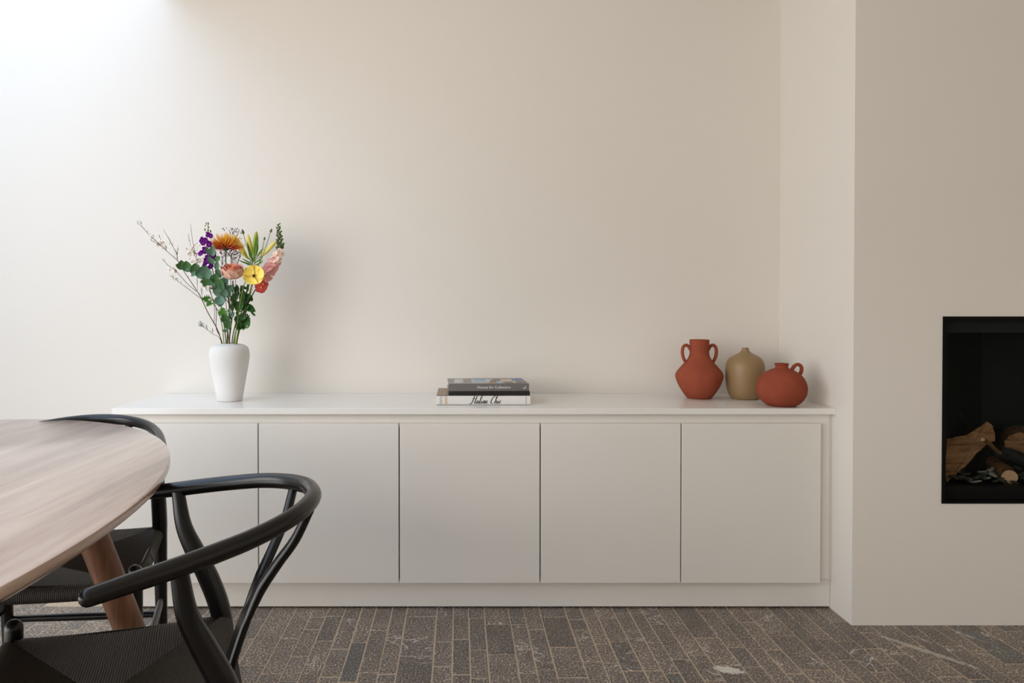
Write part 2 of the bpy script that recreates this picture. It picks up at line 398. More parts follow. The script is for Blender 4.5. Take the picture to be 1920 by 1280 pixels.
for i in range(len(cols) - 1):
    x0, x1 = cols[i], cols[i + 1]
    top = 2.6 if x1 < XC + .01 else 2.45
    ys = [top] + sorted([y for y in joints[i] if y < top - .02], reverse=True)
    y = ys[-1]
    while y > YEND: y -= random.choice((.15, .19, .23, .28)); ys.append(y)
    for a, b in zip(ys, ys[1:]):
        if npav < 290 and a > 1.95:
            o = link('paver', paver_geo(x0, x1, b, a).mesh('paver', M['paver'], False), fl); npav += 1
        else: paver_geo(x0, x1, b, a, field)
    jn = [ys[-1]] + [q for q in rnd_joints(Y0, ys[-1])] + [Y0 - .15]
    for a, b in zip(jn, jn[1:]): paver_geo(x0, x1, b, a, field)
for xa, xb in ((X0, cols[0]), (cols[-1], X1)):
    x = xa
    while x < xb - .01:
        x2 = min(xb, x + random.choice((.055, .055, .058, .1)))
        if xb - x2 < .03: x2 = xb
        top = 2.6 if xa < 0 and x > -1.2 else (YB if xa < 0 else 2.45)
        jn = [top] + rnd_joints(Y0, top) + [Y0 - .15]
        for a, b in zip(jn, jn[1:]): paver_geo(x, x2, b, a, field)
        x = x2
o = link('paver_field', field.mesh('paver_field', M['paver'], False), fl); o['kind'] = 'stuff'

# ------------------------------------------------------------------ low cabinet and worktop
ZT, ZU = .7085, .6876
XL = -1.205
cab = thing('sideboard_cabinet', 'long low off-white built-in cabinet with five flat doors along the back wall', 'cabinet', (0, 2.78, 0))
part('plinth', G().box(XL + .02, XC - .001, YP, YP + .018, .005, .1045, .001), M['cab'], cab, smooth=False)
part('plinth_shade_strip', G().box(XL + .02, XC - .001, YP + .03, YP + .04, 0, .02), M['dark'], cab, smooth=False)  # dark strip standing in for the shadow line below the plinth
part('top_rail', G().box(XL + .018, XC - .012, 2.575, 2.594, .64, ZU, .0005), M['cab'], cab, smooth=False)
part('side_panel', G().box(XL + .018, XL + .036, 2.577, YB - .002, .0975, ZU), M['cab'], cab, smooth=False)
part('side_panel', G().box(1.2595, XC - .009, 2.5755, 2.5945, .1055, ZU - .001, .0005), M['cab'], cab, smooth=False)
part('side_panel', G().box(XC - .008, XC - .0005, 2.579, 2.5945, .1, ZU - .001, .0004), M['cab'], cab, smooth=False)
part('bottom_panel', G().box(XL + .036, 1.26, 2.577, YB - .002, .0975, .104), M['cab'], cab, smooth=False)
part('back_panel', G().box(XL + .036, XC - .002, 2.72, 2.73, .104, ZU - .001), M['dark'], cab, smooth=False)  # near-black sheet, gives the door gaps their shade by colour
DX = [-1.1885, -.6977, -.2072, .2842, .7746, 1.2627]
for a, b in zip(DX, DX[1:]):
    part('door', G().box(a + .0019, b - .0019, 2.5555, 2.5745, .098, .655, .0012), M['cab'], cab, smooth=False)
top = link('worktop', G().box(XL, XC - .0005, 2.55, YB - .001, ZU, ZT, .0012).mesh('worktop', M['slab'], False))
top['label'] = 'thin white worktop lying along the low cabinet'; top['category'] = 'worktop'

# ------------------------------------------------------------------ fireplace insert
fp = thing('gas_fireplace', 'black framed built-in fireplace with glass front in the chimney breast', 'fireplace', (2.16, 2.6, FZ0))
t_ = .0115
part('frame', G().box(FX0, FX0 + t_, YC - .004, YC + .06, FZ0, FZ1, .001), M['steel'], fp, smooth=False)
part('frame', G().box(FX1 - t_, FX1, YC - .004, YC + .06, FZ0, FZ1, .001), M['steel'], fp, smooth=False)
part('frame', G().box(FX0 + t_, FX1 - t_, YC - .004, YC + .06, FZ1 - t_, FZ1, .001), M['steel'], fp, smooth=False)
part('frame', G().box(FX0 + t_, FX1 - t_, YC - .004, YC + .06, FZ0, FZ0 + .008, .001), M['steel'], fp, smooth=False)
part('front_ledge', G().box(FX0 + t_, FX1 - t_, YC + .02, YC + .055, FZ0 + .008, FZ0 + .052, .001), M['steel'], fp, smooth=False)
part('top_baffle', G().box(FX0 + t_, FX1 - t_, YC + .03, FY1 - .005, FZ1 - .055, FZ1 - t_, .001), M['fbpanel'], fp, smooth=False)
part('hearth_tray', G().box(FX0 + t_, FX1 - t_, YC + .055, FY1 - .005, FZ0 + .008, FZ0 + .042), M['fbpanel'], fp, smooth=False)
XK, YK = 1.985, 2.79                                     # the splayed side meets the back here
part('side_panel', G().add([(FX0 + t_, YC + .06, FZ0 + .04), (XK, YK, FZ0 + .04), (XK, YK, FZ1 - .05), (FX0 + t_, YC + .06, FZ1 - .05),
                           (FX0 + .002, YC + .07, FZ0 + .04), (XK - .01, YK + .01, FZ0 + .04), (XK - .01, YK + .01, FZ1 - .05), (FX0 + .002, YC + .07, FZ1 - .05)],
     [(0, 1, 2, 3), (7, 6, 5, 4), (0, 4, 5, 1), (1, 5, 6, 2), (2, 6, 7, 3), (3, 7, 4, 0)]), M['fbpanel'], fp, smooth=False)
part('side_panel', G().box(FX1 - .06, FX1 - t_, YC + .06, YK, FZ0 + .04, FZ1 - .05), M['fbpanel'], fp, smooth=False)
part('back_panel', G().box(XK - .01, FX1 - t_, YK, YK + .012, FZ0 + .04, FZ1 - .05), M['fbpanel'], fp, smooth=False)
part('glass_pane', G().box(FX0 + t_, FX1 - t_, YC + .058, YC + .061, FZ0 + .05, FZ1 - .02), M['glass'], fp, smooth=False)

def at(px, py, Y):
    """the point in the room at depth Y that the photograph shows at (px, py)"""
    t = (py - CY) / F; c, s = math.cos(PITCH), math.sin(PITCH)
    h = Y * (t * c + s) / (c - t * s); d = Y * c + h * s
    return Vector(((px - CX) * d / F, Y, CAM_H - h))

BEDZ = FZ0 + .042
def log_thing(name, label, cat): return thing(name, label, cat, (1.8, 2.6, BEDZ))
# big split log: prism between two cut outlines
def slab_log(front, depth, mats, name, label, bend=.01):
    t = thing(name, label, 'log', tuple(front[0]))
    n = len(front); g = G()
    cen = sum(front, Vector()) / n
    sub = []
    for i in range(n):
        a, b = front[i], front[(i + 1) % n]
        for k in range(4):
            q = a.lerp(b, k / 4) + Vector((random.uniform(-.002, .002), random.uniform(-.004, .004), random.uniform(-.002, .002)))
            sub.append(q)
    m = len(sub)
    back = [q + depth + Vector((random.uniform(-.004, .004), 0, random.uniform(-.004, .004))) for q in sub]
    g2 = G().add(sub, [tuple(range(m))])
    g2.f = []; g2.mi = []
    cc = len(g2.v); g2.v.append(tuple(cen + Vector((0, -.003, 0))))
    g2.f = [(cc, i, (i + 1) % m) for i in range(m)]; g2.mi = [0] * m
    part('split_face', g2, mats[0], t)
    g.add(sub + back, [(i, m + i, m + (i + 1) % m, (i + 1) % m) for i in range(m)] + [tuple(range(m, 2 * m))])
    part('bark', g, mats[1], t)
    return t
YF = 2.56
o = slab_log([at(1774, 907, YF), at(1790, 893, YF), at(1815, 868, YF), at(1849, 833, YF + .02), at(1864, 826, YF + .03), at(1867, 813, YF + .04), at(1861, 800, YF + .05), at(1850, 789, YF + .05), at(1840, 799, YF + .03), at(1812, 815, YF + .01), at(1790, 820, YF), at(1774, 823, YF)],
         Vector((.02, .055, -.022)), (M['barkw'], M['bark']), 'split_log', 'large split brown log leaning at the left of the fireplace')
def round_log(pa, pb, r, name, label, body, end, parts=('bark', 'cut_end')):
    t = thing(name, label, 'log', tuple(pa)); d = (pb - pa)
    g = G().tube([pa, pa.lerp(pb, .33) + Vector((0, 0, .003)), pa.lerp(pb, .66), pb], [r, r * 1.04, r * 1.02, r * .97], 14, 9)
    for i in range(len(g.v)): g.v[i] = tuple(Vector(g.v[i]) + Vector((random.uniform(-1, 1), random.uniform(-1, 1), random.uniform(-1, 1))) * r * .05)
    part(parts[0], g, body, t)
    T = frame(pa - d.normalized() * .002, d, (0, 0, 1)) @ Matrix.Rotation(-PI / 2, 4, 'X')
    part(parts[1], G().lathe([(r * .93, .0), (r * .93, .003)], 18, (0, 0, 0), 0, T), end, t)
    return t
round_log(at(1893, 894, 2.528), at(1862, 868, 2.69), .0255, 'sawn_log', 'small round log with pale sawn end lying low in the fireplace', M['bark'], M['cutend'])
round_log(at(1872, 846, 2.60), at(1960, 876, 2.585), .021, 'charred_log', 'blackened knobbly log lying across the fire bed', M['charlog'], M['charlog'], ('bark', 'burnt_end'))
round_log(at(1843, 824, 2.535), at(1875, 849, 2.58), .0068, 'twig_stick', 'thin short stick leaning against the large split log', M['bark'], M['cutend'])
slab_log([at(1883, 846, 2.66), at(1884, 828, 2.66), at(1892, 816, 2.66), at(1908, 811, 2.66), at(1930, 812, 2.66), at(1945, 826, 2.66), at(1946, 852, 2.66)],
         Vector((.05, .09, .01)), (M['barkw'], M['bark']), 'half_log', 'half-round pale log resting behind the charred log')
round_log(at(1795, 775, 2.66), at(1815, 802, 2.68), .010, 'burnt_branch', 'dark burnt branch end behind the large split log', M['charlog'], M['charlog'], ('bark', 'burnt_end'))
def chip_geo(sx, sy, sz):
    bm = bmesh.new(); bmesh.ops.create_icosphere(bm, subdivisions=1, radius=1)
    for v in bm.verts: v.co = Vector((v.co.x * sx, v.co.y * sy, v.co.z * sz)) * random.uniform(.72, 1.15)
    g = G().add([v.co.copy() for v in bm.verts], [[v.index for v in f.verts] for f in bm.faces]); bm.free(); return g
rs = random.Random(3)
chipm = [[chip_geo(.018, .012, .006).mesh('bark_chip', mm, False) for _ in range(4)] for mm in (M['ember'], M['ash'])]
for k in range(46):
    px = 1776 + 150 * rs.random(); row = rs.random()
    y = 2.515 + .11 * row; z = BEDZ + .006 + .010 * rs.random() + .028 * row
    p = at(px, 900, y); p.z = z
    grey = rs.random() < .45
    o = bpy.data.objects.new('bark_chip', chipm[grey][rs.randrange(4)]); C.objects.link(o); o.location = p
    o.rotation_euler = (rs.uniform(-.5, .5), rs.uniform(-.5, .5), rs.uniform(0, 6)); k_ = rs.uniform(.6, 1.15); o.scale = (k_, k_, k_)
    o['category'] = 'chip'
    o['label'] = 'pale grey flake among the chips on the fire bed' if grey else 'charcoal black chip among the flakes on the fire bed'
    o['group'] = 'grey flakes on the fire bed' if grey else 'charcoal chips on the fire bed'

# ------------------------------------------------------------------ dining table
TC = (-1.21, .97); TA, TB = .703, 1.12
tb = thing('dining_table', 'oval walnut dining table with round splayed legs at the left', 'table', (TC[0], TC[1], 0))
n = 128; g = G()
prof = [(0.02, .711), (.019, .711), (.0015, .7245), (0, .7275), (0, .7365), (.0012, .7392), (.0035, .74)]
rings = []
for off, z in prof[1:]:
    rings.append([(TC[0] + (TA - off) * math.cos(2 * PI * k / n), TC[1] + (TB - off) * math.sin(2 * PI * k / n), z) for k in range(n)])
vs = [v for r in rings for v in r]; fs = [tuple(range(n))[::-1], tuple((len(rings) - 1) * n + k for k in range(n))]
for i in range(len(rings) - 1):
    fs += [(i * n + k, i * n + (k + 1) % n, (i + 1) * n + (k + 1) % n, (i + 1) * n + k) for k in range(n)]
part('tabletop', g.add(vs, fs), M['table'], tb)
for sx in (1, -1):
    for sy in (1, -1):
        A = Vector((TC[0] + sx * .432, TC[1] + sy * .50, .711)); B = Vector((TC[0] + sx * .648, TC[1] + sy * .60, 0))
        part('leg', G().tube([A, A.lerp(B, .5), B], [.030, .0292, .0225], 24, 8, cap=True), M['tleg'], tb)
part('apron', G().box(TC[0] - .40, TC[0] + .40, TC[1] - .03, TC[1] + .03, .68, .7112, .003).box(TC[0] - .40, TC[0] - .34, TC[1] - .5, TC[1] + .5, .68, .7112, .003).box(TC[0] + .34, TC[0] + .40, TC[1] - .5, TC[1] + .5, .68, .7112, .003), M['tleg'], tb, smooth=False)

# ------------------------------------------------------------------ wishbone chairs
def wishbone(label, loc, rz, group):
    t = thing('dining_chair', label, 'chair', loc, rz, group)
    half = [(-.105, .268, .690), (-.05, .250, .697), (0, .232, .703), (.05, .212, .710), (.10, .187, .717), (.15, .150, .725), (.19, .100, .731), (.214, .045, .7345)]
    rail = half + [(.219, 0, .7355)] + [(u, -v, z) for u, v, z in half[::-1]]
    rr = [.0122, .0132, .014, .0143, .0143, .0142, .0143, .0145, .0148, .0148]; rr = rr + rr[::-1]
    part('top_rail', G().tube(rail, rr, 18, 80, up=(0, 0, 1), flat=.92, round_cap=True), M['black'], t, False)
    for s in (1, -1):
        leg = [(.112, s * .203, 0), (.098, s * .202, .2), (.086, s * .203, .40), (.076, s * .205, .47), (.056, s * .209, .53), (.031, s * .214, .585), (.011, s * .221, .635), (.001, s * .228, .70)]
        part('leg', G().tube(leg, [.0125, .0150, .0180, .0195, .0195, .0180, .0150, .0120], 16, 42), M['black'], t, False)
        leg = [(-.292, s * .262, 0), (-.287, s * .262, .22), (-.283, s * .262, .464)]
        part('leg', G().tube(leg, [.0125, .0165, .0165, .0165], 16, 12, round_cap=True), M['black'], t, False)
        # flat side stretcher
        a, b = Vector((-.284, s * .262, .20)), Vector((.096, s * .203, .255))
        part('stretcher', G().tube([a, a.lerp(b, .5), b], [.017, .021, .017], 12, 8, up=(0, 0, 1), flat=.42), M['black'], t, False)
        # seat rail under the cord
    part('stretcher', G().tube([(-.287, .262, .265), (-.287, 0, .265), (-.287, -.262, .265)], [.0085, .0105, .0085], 12, 8), M['black'], t, False)
    part('stretcher', G().tube([(.097, .202, .215), (.097, 0, .215), (.097, -.202, .215)], [.0085, .0105, .0085], 12, 8), M['black'], t, False)
    # back splat: curved ply that forks into a Y
    cur = [(.074, .43), (.090, .48), (.108, .53), (.135, .59), (.158, .63), (.182, .67), (.207, .718)]
    st = catmull([(u, 0, z) for u, z in cur[:4]], 18)
    g = G(); rows = []
    for i, p in enumerate(st):
        k = i / (len(st) - 1); hw = .026 - .003 * math.sin(k * PI); th = .0066 - .0030 * max(0, k - .6) / .4
        d = (st[min(i + 1, len(st) - 1)] - st[max(0, i - 1)]).normalized(); nn = Vector((d.z, 0, -d.x))
        rows.append([p + nn * th + Vector((0, hw - .003, 0)), p + nn * (th - .003) + Vector((0, hw, 0)), p - nn * (th - .003) + Vector((0, hw, 0)), p - nn * th + Vector((0, hw - .003, 0)),
                     p - nn * th - Vector((0, hw - .003, 0)), p - nn * (th - .003) - Vector((0, hw, 0)), p + nn * (th - .003) - Vector((0, hw, 0)), p + nn * th - Vector((0, hw - .003, 0))])
    vs = [v for r in rows for v in r]
    fs = [(i * 8 + k, i * 8 + (k + 1) % 8, (i + 1) * 8 + (k + 1) % 8, (i + 1) * 8 + k) for i in range(len(rows) - 1) for k in range(8)] + [tuple(range(8))[::-1], tuple((len(rows) - 1) * 8 + k for k in range(8))]
    g.add(vs, fs)
    for s in (1, -1):
        arm = [(.104, s * .016, .520), (.121, s * .018, .560), (.135, s * .024, .590), (.158, s * .040, .63), (.182, s * .062, .672), (.201, s * .086, .724)]
        g.tube(arm, [.0060, .0082, .0092, .0088, .0084, .0080], 12, 24, up=(.86, 0, -.5), flat=1.25)
    part('back_splat', g, M['black'], t, False)
    # woven seat
    if 'seat' not in SEAT:
        FLc, FRc, RRc, RLc = Vector((-.288, .255, .442)), Vector((-.288, -.255, .442)), Vector((.080, -.196, .456)), Vector((.080, .196, .456))
        cen = Vector((-.115, 0, .430))
        g = G()
        edges = [(FLc, FRc), (FRc, RRc), (RRc, RLc), (RLc, FLc)]
        rnd = random.Random(5)
        for A, B in edges:
            L = (B - A).length; n = int(L / .0043); d = (B - A).normalized(); out = Vector((d.y, -d.x, 0))
            if out.dot((A + B) / 2 - cen) < 0: out = -out
            for i in range(n):
                t_ = (i + .5) / n; P = A.lerp(B, t_); P.z -= .008 * math.sin(PI * t_)
                q = t_ * 2 if t_ < .5 else 2 - 2 * t_
                Q = (A if t_ < .5 else B).lerp(cen, q)
                ins = P + (Q - P) * .08
                path = [Q, Q.lerp(P, .5) + Vector((0, 0, .002)), P - out * .004 + Vector((0, 0, .003)), P + out * .009, P + out * .015 + Vector((0, 0, -.010)), P + out * .013 + Vector((0, 0, -.024)), P - out * .004 + Vector((0, 0, -.032))]
                Ltot = (P - Q).length + .05; m = max(6, int(Ltot / .0048))
                rad = [.00205 if (k + i) % 2 else .00255 for k in range(m)]
                g.tube(path, rad, 5, m - 1)
        cz = Vector((0, 0, -.0035))
        ring = [FLc, FRc, RRc, RLc]
        pad = [p.lerp(cen, .02) + cz for p in ring] + [cen + cz] + [p.lerp(cen, .02) + Vector((0, 0, -.022)) for p in ring] + [cen + Vector((0, 0, -.016))]
        g.add(pad, [(0, 1, 4), (1, 2, 4), (2, 3, 4), (3, 0, 4), (6, 5, 9), (7, 6, 9), (8, 7, 9), (5, 8, 9), (0, 5, 6, 1), (1, 6, 7, 2), (2, 7, 8, 3), (3, 8, 5, 0)])
        SEAT['seat'] = g.mesh('seat', M['cord'])
    link('seat', SEAT['seat'], t)
    g = G()
    for A, B in (((-.288, .25, .43), (-.288, -.25, .43)), ((.08, .2, .443), (.08, -.2, .443)), ((-.288, .255, .43), (.08, .2, .443)), ((-.288, -.255, .43), (.08, -.2, .443))): g.tube([A, B], .0105, 8, 2)
    part('seat_frame', g, M['black'], t, False)
    return t
SEAT = {}
wishbone('black wishbone chair pushed in sideways at the near right end of the table', (-.462, 1.206, 0), math.radians(21), 'black wishbone chairs')
wishbone('black wishbone chair behind the table with its back to the white cabinet', (-1.01, 1.90, 0), math.radians(95), 'black wishbone chairs')

# ------------------------------------------------------------------ vases on the worktop
def hollow(prof, inner, depth):
    """outer profile bottom to top, then back down inside"""
    r, z = prof[-1]
    return prof + [(inner, z + .0008), (inner - .002, z - .004), (inner - .003, z - depth), (.001, z - depth - .002)]
def prof_curve(pts, n=40): return [(max(.0005, p.x), p.y) for p in catmull([(a, b, 0) for a, b in pts], n)]
VX, VY = -.8641, 2.7735
wv = thing('flower_vase', 'matt white ceramic vase holding the flowers', 'vase', (VX, VY, ZT))
prof = [(.001, 0)] + prof_curve([(.044, .0005), (.0465, .004), (.051, .03), (.059, .075), (.067, .12), (.0725, .155), (.0735, .178), (.068, .199), (.055, .2095), (.041, .2135), (.0335, .215)], 44)
part('body', G().lathe(hollow(prof, .0305, .16), 56, (VX, VY, ZT)), M['white_cer'], wv)

def vase(name, label, px, Y, pts, inner, m, depth, handles=(), bands=False):
    x = px[0]
    t = thing(name, label, 'vase' if name != 'handled_jug' else 'jug', (x, Y, ZT))
    part('body', G().lathe(hollow([(.001, 0)] + prof_curve(pts, 60), inner, depth), 64, (x, Y, ZT)), m, t)
    for h in handles:
        part('handle', G().tube([(x + a, Y, ZT + b) for a, b in h], .0062, 10, 26, round_cap=False, flat=1.25), m, t)
    return t
k = 1 / 483.9
vase('handled_vase', 'terracotta vase with two ear handles and straight neck', (.932,), 2.8485,
     [(.044, .0005), (.0475, .004), (.060, .020), (.077, .048), (.0875, .075), (.0895, .087), (.085, .101), (.069, .122), (.052, .141), (.0425, .155), (.0375, .168), (.0362, .18), (.0362, .2), (.037, .2245), (.0358, .2265)],
     .0325, M['terra'], .1,
     [[(-.034, .186), (-.040, .198), (-.050, .2055), (-.0615, .200), (-.066, .182), (-.063, .160), (-.055, .143), (-.050, .139)],
      [(.034, .186), (.040, .198), (.050, .2055), (.0615, .200), (.066, .182), (.063, .160), (.055, .143), (.050, .139)]])
vase('bottle_vase', 'tan glazed round vase with tiny neck between the two terracotta pots', (1.103,), 2.8315,
     [(.049, .0005), (.053, .004), (.062, .022), (.069, .05), (.0720, .085), (.0720, .115), (.0685, .138), (.058, .156), (.040, .168), (.023, .177), (.0145, .186), (.0125, .193), (.0130, .1955)],
     .0095, M['tan'], .05)
vase('handled_jug', 'squat round terracotta jug with one small loop handle', (1.1548 - .001,), 2.6268,
     [(.045, .0005), (.050, .003), (.066, .014), (.080, .034), (.0855, .056), (.0835, .078), (.073, .101), (.056, .118), (.036, .129), (.0245, .1335), (.0215, .137), (.0215, .143), (.0245, .1495), (.0235, .151)],
     .020, M['terra2'], .08,
     [[(.037, .1275), (.043, .139), (.053, .1465), (.0635, .1455), (.0705, .137), (.0705, .124), (.066, .113), (.062, .108), (.060, .104)]])

# ------------------------------------------------------------------ books
def ribbon(pts, w0, n=24):
    p = catmull(pts, n); g = G(); vs = []
    for i, c in enumerate(p):
        d = (p[min(i + 1, len(p) - 1)] - p[max(0, i - 1)]); d = d.normalized() if d.length else Vector((1, 0, 0))
        w_ = w0 * (.30 + .9 * max(0, -d.y * .9 + .15))
        nn = Vector((-d.y, d.x, 0)); nn = (nn + Vector((.5, .2, 0)) * .6).normalized()
        vs += [c + nn * w_, c - nn * w_]
    return g.add(vs, [(2 * i, 2 * i + 1, 2 * i + 3, 2 * i + 2) for i in range(len(p) - 1)])
def text_geo(s, size, spacing=1.0):
    cu = bpy.data.curves.new('lettering', 'FONT'); cu.body = s; cu.size = size; cu.align_x = 'CENTER'; cu.align_y = 'CENTER'; cu.space_character = spacing
    o = bpy.data.objects.new('lettering', cu); C.objects.link(o)
    dg = bpy.context.evaluated_depsgraph_get(); dg.update()
    me = bpy.data.meshes.new_from_object(o.evaluated_get(dg))
    g = G().add([v.co.copy() for v in me.vertices], [list(p.vertices) for p in me.polygons])
    bpy.data.objects.remove(o); bpy.data.curves.remove(cu); bpy.data.meshes.remove(me); return g
def book(name, label, cx, y0, z0, wid, dep, h, rz, spine, cover, grp, ct=.0022):
    t = thing(name, label, 'book', (cx, y0, z0), rz, grp)
    x0, x1 = -wid / 2, wid / 2
    part('spine', G().box(x0, x1, 0, .0028, 0, h, .0008), spine, t, False, False)
    part('cover', G().box(x0, x1, .0028, dep, h - ct, h, .0006), cover, t, False, False)
    part('cover', G().box(x0, x1, .0028, dep, 0, ct, .0006), spine, t, False, False)
    part('page_block', G().box(x0 + .004, x1 - .004, .003, dep - .004, ct, h - ct), M['paper'], t, False, False)
    return t
GRP = None
b1 = book('coffee_table_book', 'white-spined book with black script title at the bottom of the pile', .0895, 2.642, ZT, .338, .252, .0348, 0, M['book_white'], M['cover_tan'], GRP)
yS = -.0004
def on_spine(g, dx, dz, rot=0.0, y=yS):
    """lay flat lettering (x right, y up) on a spine that faces the camera"""
    c, s = math.cos(rot), math.sin(rot)
    return G().add([(dx + v[0] * c - v[1] * s, y, dz + v[0] * s + v[1] * c) for v in g.v], g.f)
SH = .32
def script(strokes, w0):
    g = G()
    for st in strokes: r = ribbon([(x + SH * y, y, 0) for x, y in st], w0, 5 * len(st)); g.add(r.v, r.f)
    return g
a_ = lambda x: [(x + .62, .75), (x + .35, .95), (x, .5), (x + .12, .05), (x + .45, .25), (x + .66, .9), (x + .6, .2), (x + .8, .02), (x + 1.05, .4)]
strokes = [[(.75, 2.5), (.55, 1.4), (.25, .25), (-.35, -.15), (-.75, .15)], [(-.15, 1.55), (.4, 1.75), (1.2, 1.55), (1.9, 1.8)],
           [(1.75, 2.45), (1.5, 1.2), (1.4, .3), (1.6, .02), (1.95, .4)], a_(2.1),
           [(3.1, .4), (3.75, 2.0), (3.7, 2.5), (3.4, 1.9), (3.3, .35), (3.5, .02), (3.85, .4)],
           [(3.95, .9), (3.9, .25), (4.1, .02), (4.35, .4)], [(4.1, 1.5), (4.14, 1.4)], a_(4.5),
           [(5.55, .9), (5.5, .05), (5.6, .6), (5.95, .95), (6.1, .7), (6.05, .15), (6.25, .02), (6.55, .35)],
           [(9.1, 1.9), (8.9, 2.45), (8.3, 2.2), (7.75, 1.1), (7.85, .2), (8.4, 0), (9.05, .55)],
           [(9.2, .4), (9.8, 2.0), (9.8, 2.5), (9.5, 1.9), (9.35, .02), (9.5, .6), (9.85, .95), (10.0, .65), (9.95, .15), (10.15, .02), (10.45, .4)],
           [(10.6, .9), (10.55, .25), (10.75, .02), (11.0, .4)], [(10.75, 1.5), (10.79, 1.4)],
           [(11.75, .75), (11.5, .95), (11.15, .5), (11.3, .05), (11.75, .2)]]
sc = .0091
g = script(strokes, .14); g.v = [((v[0] - 5.7) * sc, (v[1] - 1.15) * sc * 1.22, 0) for v in g.v]
part('title_lettering', on_spine(g, .0065, .0180), M['ink'], b1, False, False)
g = text_geo('ASSOULINE', .0052, 1.0); part('publisher_lettering', on_spine(g, .153, .0174, -PI / 2), M['ink'], b1, False, False)
gg = G(); go = G()
rs = random.Random(2)
for i in range(2):
    for r in range(6):
        z = .004 + r * .0048; x = -.1575 + i * .018
        for q in range(3):
            (gg if i == 0 else go).add([(x + q * .0034, yS, z), (x + q * .0034 + rs.uniform(.0015, .003), yS, z), (x + q * .0034 + rs.uniform(.0015, .003), yS, z + .003), (x + q * .0034, yS, z + .003)], [(0, 1, 2, 3)])
part('author_marks', gg, M['ink_grey'], b1, False, False)
part('author_marks', go, M['ink_gold'], b1, False, False)
part('spine_edge', G().box(-.169, .169, -.0003, .001, 0, .0016).box(-.169, .169, -.0003, .001, .0332, .0349), M['p_dark'], b1, False, False)
og = G()
for i in range(2):
    for r in range(9): og.add([(-.162 + i * .014, .03 + r * .02, .03505), (-.153 + i * .014, .03 + r * .02, .03505), (-.153 + i * .014, .042 + r * .02, .03505), (-.162 + i * .014, .042 + r * .02, .03505)], [(0, 1, 2, 3)])
part('cover_print', og, M['ink_gold'], b1, False, False)
b2 = book('coffee_table_book', 'thin black book sandwiched in the middle of the pile', .1105, 2.6495, ZT + .0350, .2935, .215, .0132, math.radians(1), M['book_black'], M['book_black'], GRP)
b3 = book('coffee_table_book', 'grey-spined book with white title on top of the pile', .109, 2.655, ZT + .0484, .2915, .215, .0270, math.radians(2.2), M['spine_grey'], M['p_slate'], GRP)
g = text_geo('Homes for Collectors', .0136, 1.0); part('title_lettering', on_spine(g, .0185, .0138), M['ink_white'], b3, False, False)
lg = G().add([(.1275 + .0035 * math.cos(a * PI / 6), yS, .0105 + .0022 * math.sin(a * PI / 6)) for a in range(12)], [tuple(range(12))])
lg.add([(.1322, yS, .0085), (.1342, yS, .0085), (.1347, yS, .0195), (.1329, yS, .0195)], [(0, 1, 2, 3)])
part('publisher_emblem', lg, M['ink_white'], b3, False, False)
cp = G(); cz = .02705
patch = [('p_slate', -.145, -.06, .003, .212), ('p_pale', -.125, -.085, .03, .19), ('p_cream', -.118, -.098, .06, .15), ('p_pale', -.06, .03, .03, .20), ('p_sky', -.05, .0, .06, .19), ('p_dark', -.06, .09, .18, .212), ('p_cream', -.035, -.015, .045, .075),
         ('p_red', .0, .03, .02, .075), ('p_dark', .01, .075, .07, .15), ('p_sky', .03, .058, .02, .10), ('p_sand', .05, .11, .06, .18), ('p_cream', .04, .055, .02, .06), ('p_dark', .058, .143, .012, .06), ('p_sand', .09, .108, .02, .12), ('p_blue', .095, .141, .10, .205), ('p_sand', .105, .143, .075, .1)]
keys = []
for i, (kk, xa, xb, ya, yb) in enumerate(patch):
    if kk not in keys: keys.append(kk)
    zz = cz + i * .00004; sh = .006
    cp.add([(xa, ya, zz), (xb - sh, ya + sh, zz), (xb, yb, zz), (xa + sh, yb - sh, zz)], [(0, 1, 2, 3)], keys.index(kk))
part('cover_print', cp, [M[q] for q in keys], b3, False, False)

# ------------------------------------------------------------------ the bouquet
VS = VY
def P(cx, cy, dy=0.0):
    """bouquet drawing units: 4.922 to the photograph's pixel, origin at its (240, 400); dy = metres behind the vase axis"""
    return at(240 + cx / 4.922, 400 + cy / 4.923, VS + dy)
FOOT = lambda dx=0.0, dy=0.0: Vector((VX + dx, VS + dy, ZT + .075))
def petal_geo(L, Wd, cup=.2, curl=.2, nu=5, nv=6, tip=.6, wave=0.0, pw=.8):
    """one petal or leaf: along +y, cupped towards +z"""
    g = G(); vs = []
    for j in range(nv + 1):
        t = j / nv; wd = Wd * .5 * max(.06, math.sin(PI * min(1, (t ** tip) * .93 + .05)) ** pw)
        for i in range(nu):
            s = (i / (nu - 1) - .5) * 2
            vs.append((s * wd, L * t * math.cos(curl * t), cup * wd * s * s + L * math.sin(curl * t) * t + wave * L * math.sin(t * 9 + s * 2) * abs(s)))
    fs = [(j * nu + i, j * nu + i + 1, (j + 1) * nu + i + 1, (j + 1) * nu + i) for j in range(nv) for i in range(nu - 1)]
    return g.add(vs, fs)
def leaf_geo(L, Wd, cup=.25, curl=.25, teeth=0, tip=.8, pw=.8):
    g = petal_geo(L, Wd, cup, curl, 5, 10, tip, 0.0, pw)
    if teeth:                                             # lobed edge
        for j in range(1, 10):
            for i in (0, 1, 3, 4):
                v = g.v[j * 5 + i]; k_ = (1.3 if j % 2 else .6) if i in (0, 4) else 1; g.v[j * 5 + i] = (v[0] * k_, v[1] + (.06 * L if j % 2 and i in (0, 4) else 0), v[2])
    return g
def flower(name, label, cat='flower', group=None): return thing(name, label, cat, (VX, VS, ZT + .075), 0, group)
def stem(t, pts, r, m, name='stem', foot=True, dx=0, dy=0, n=7):
    return part(name, G().tube(([FOOT(dx, dy)] if foot else []) + pts, r, n, 6 * len(pts)), m, t)
rnd = random.Random(11)

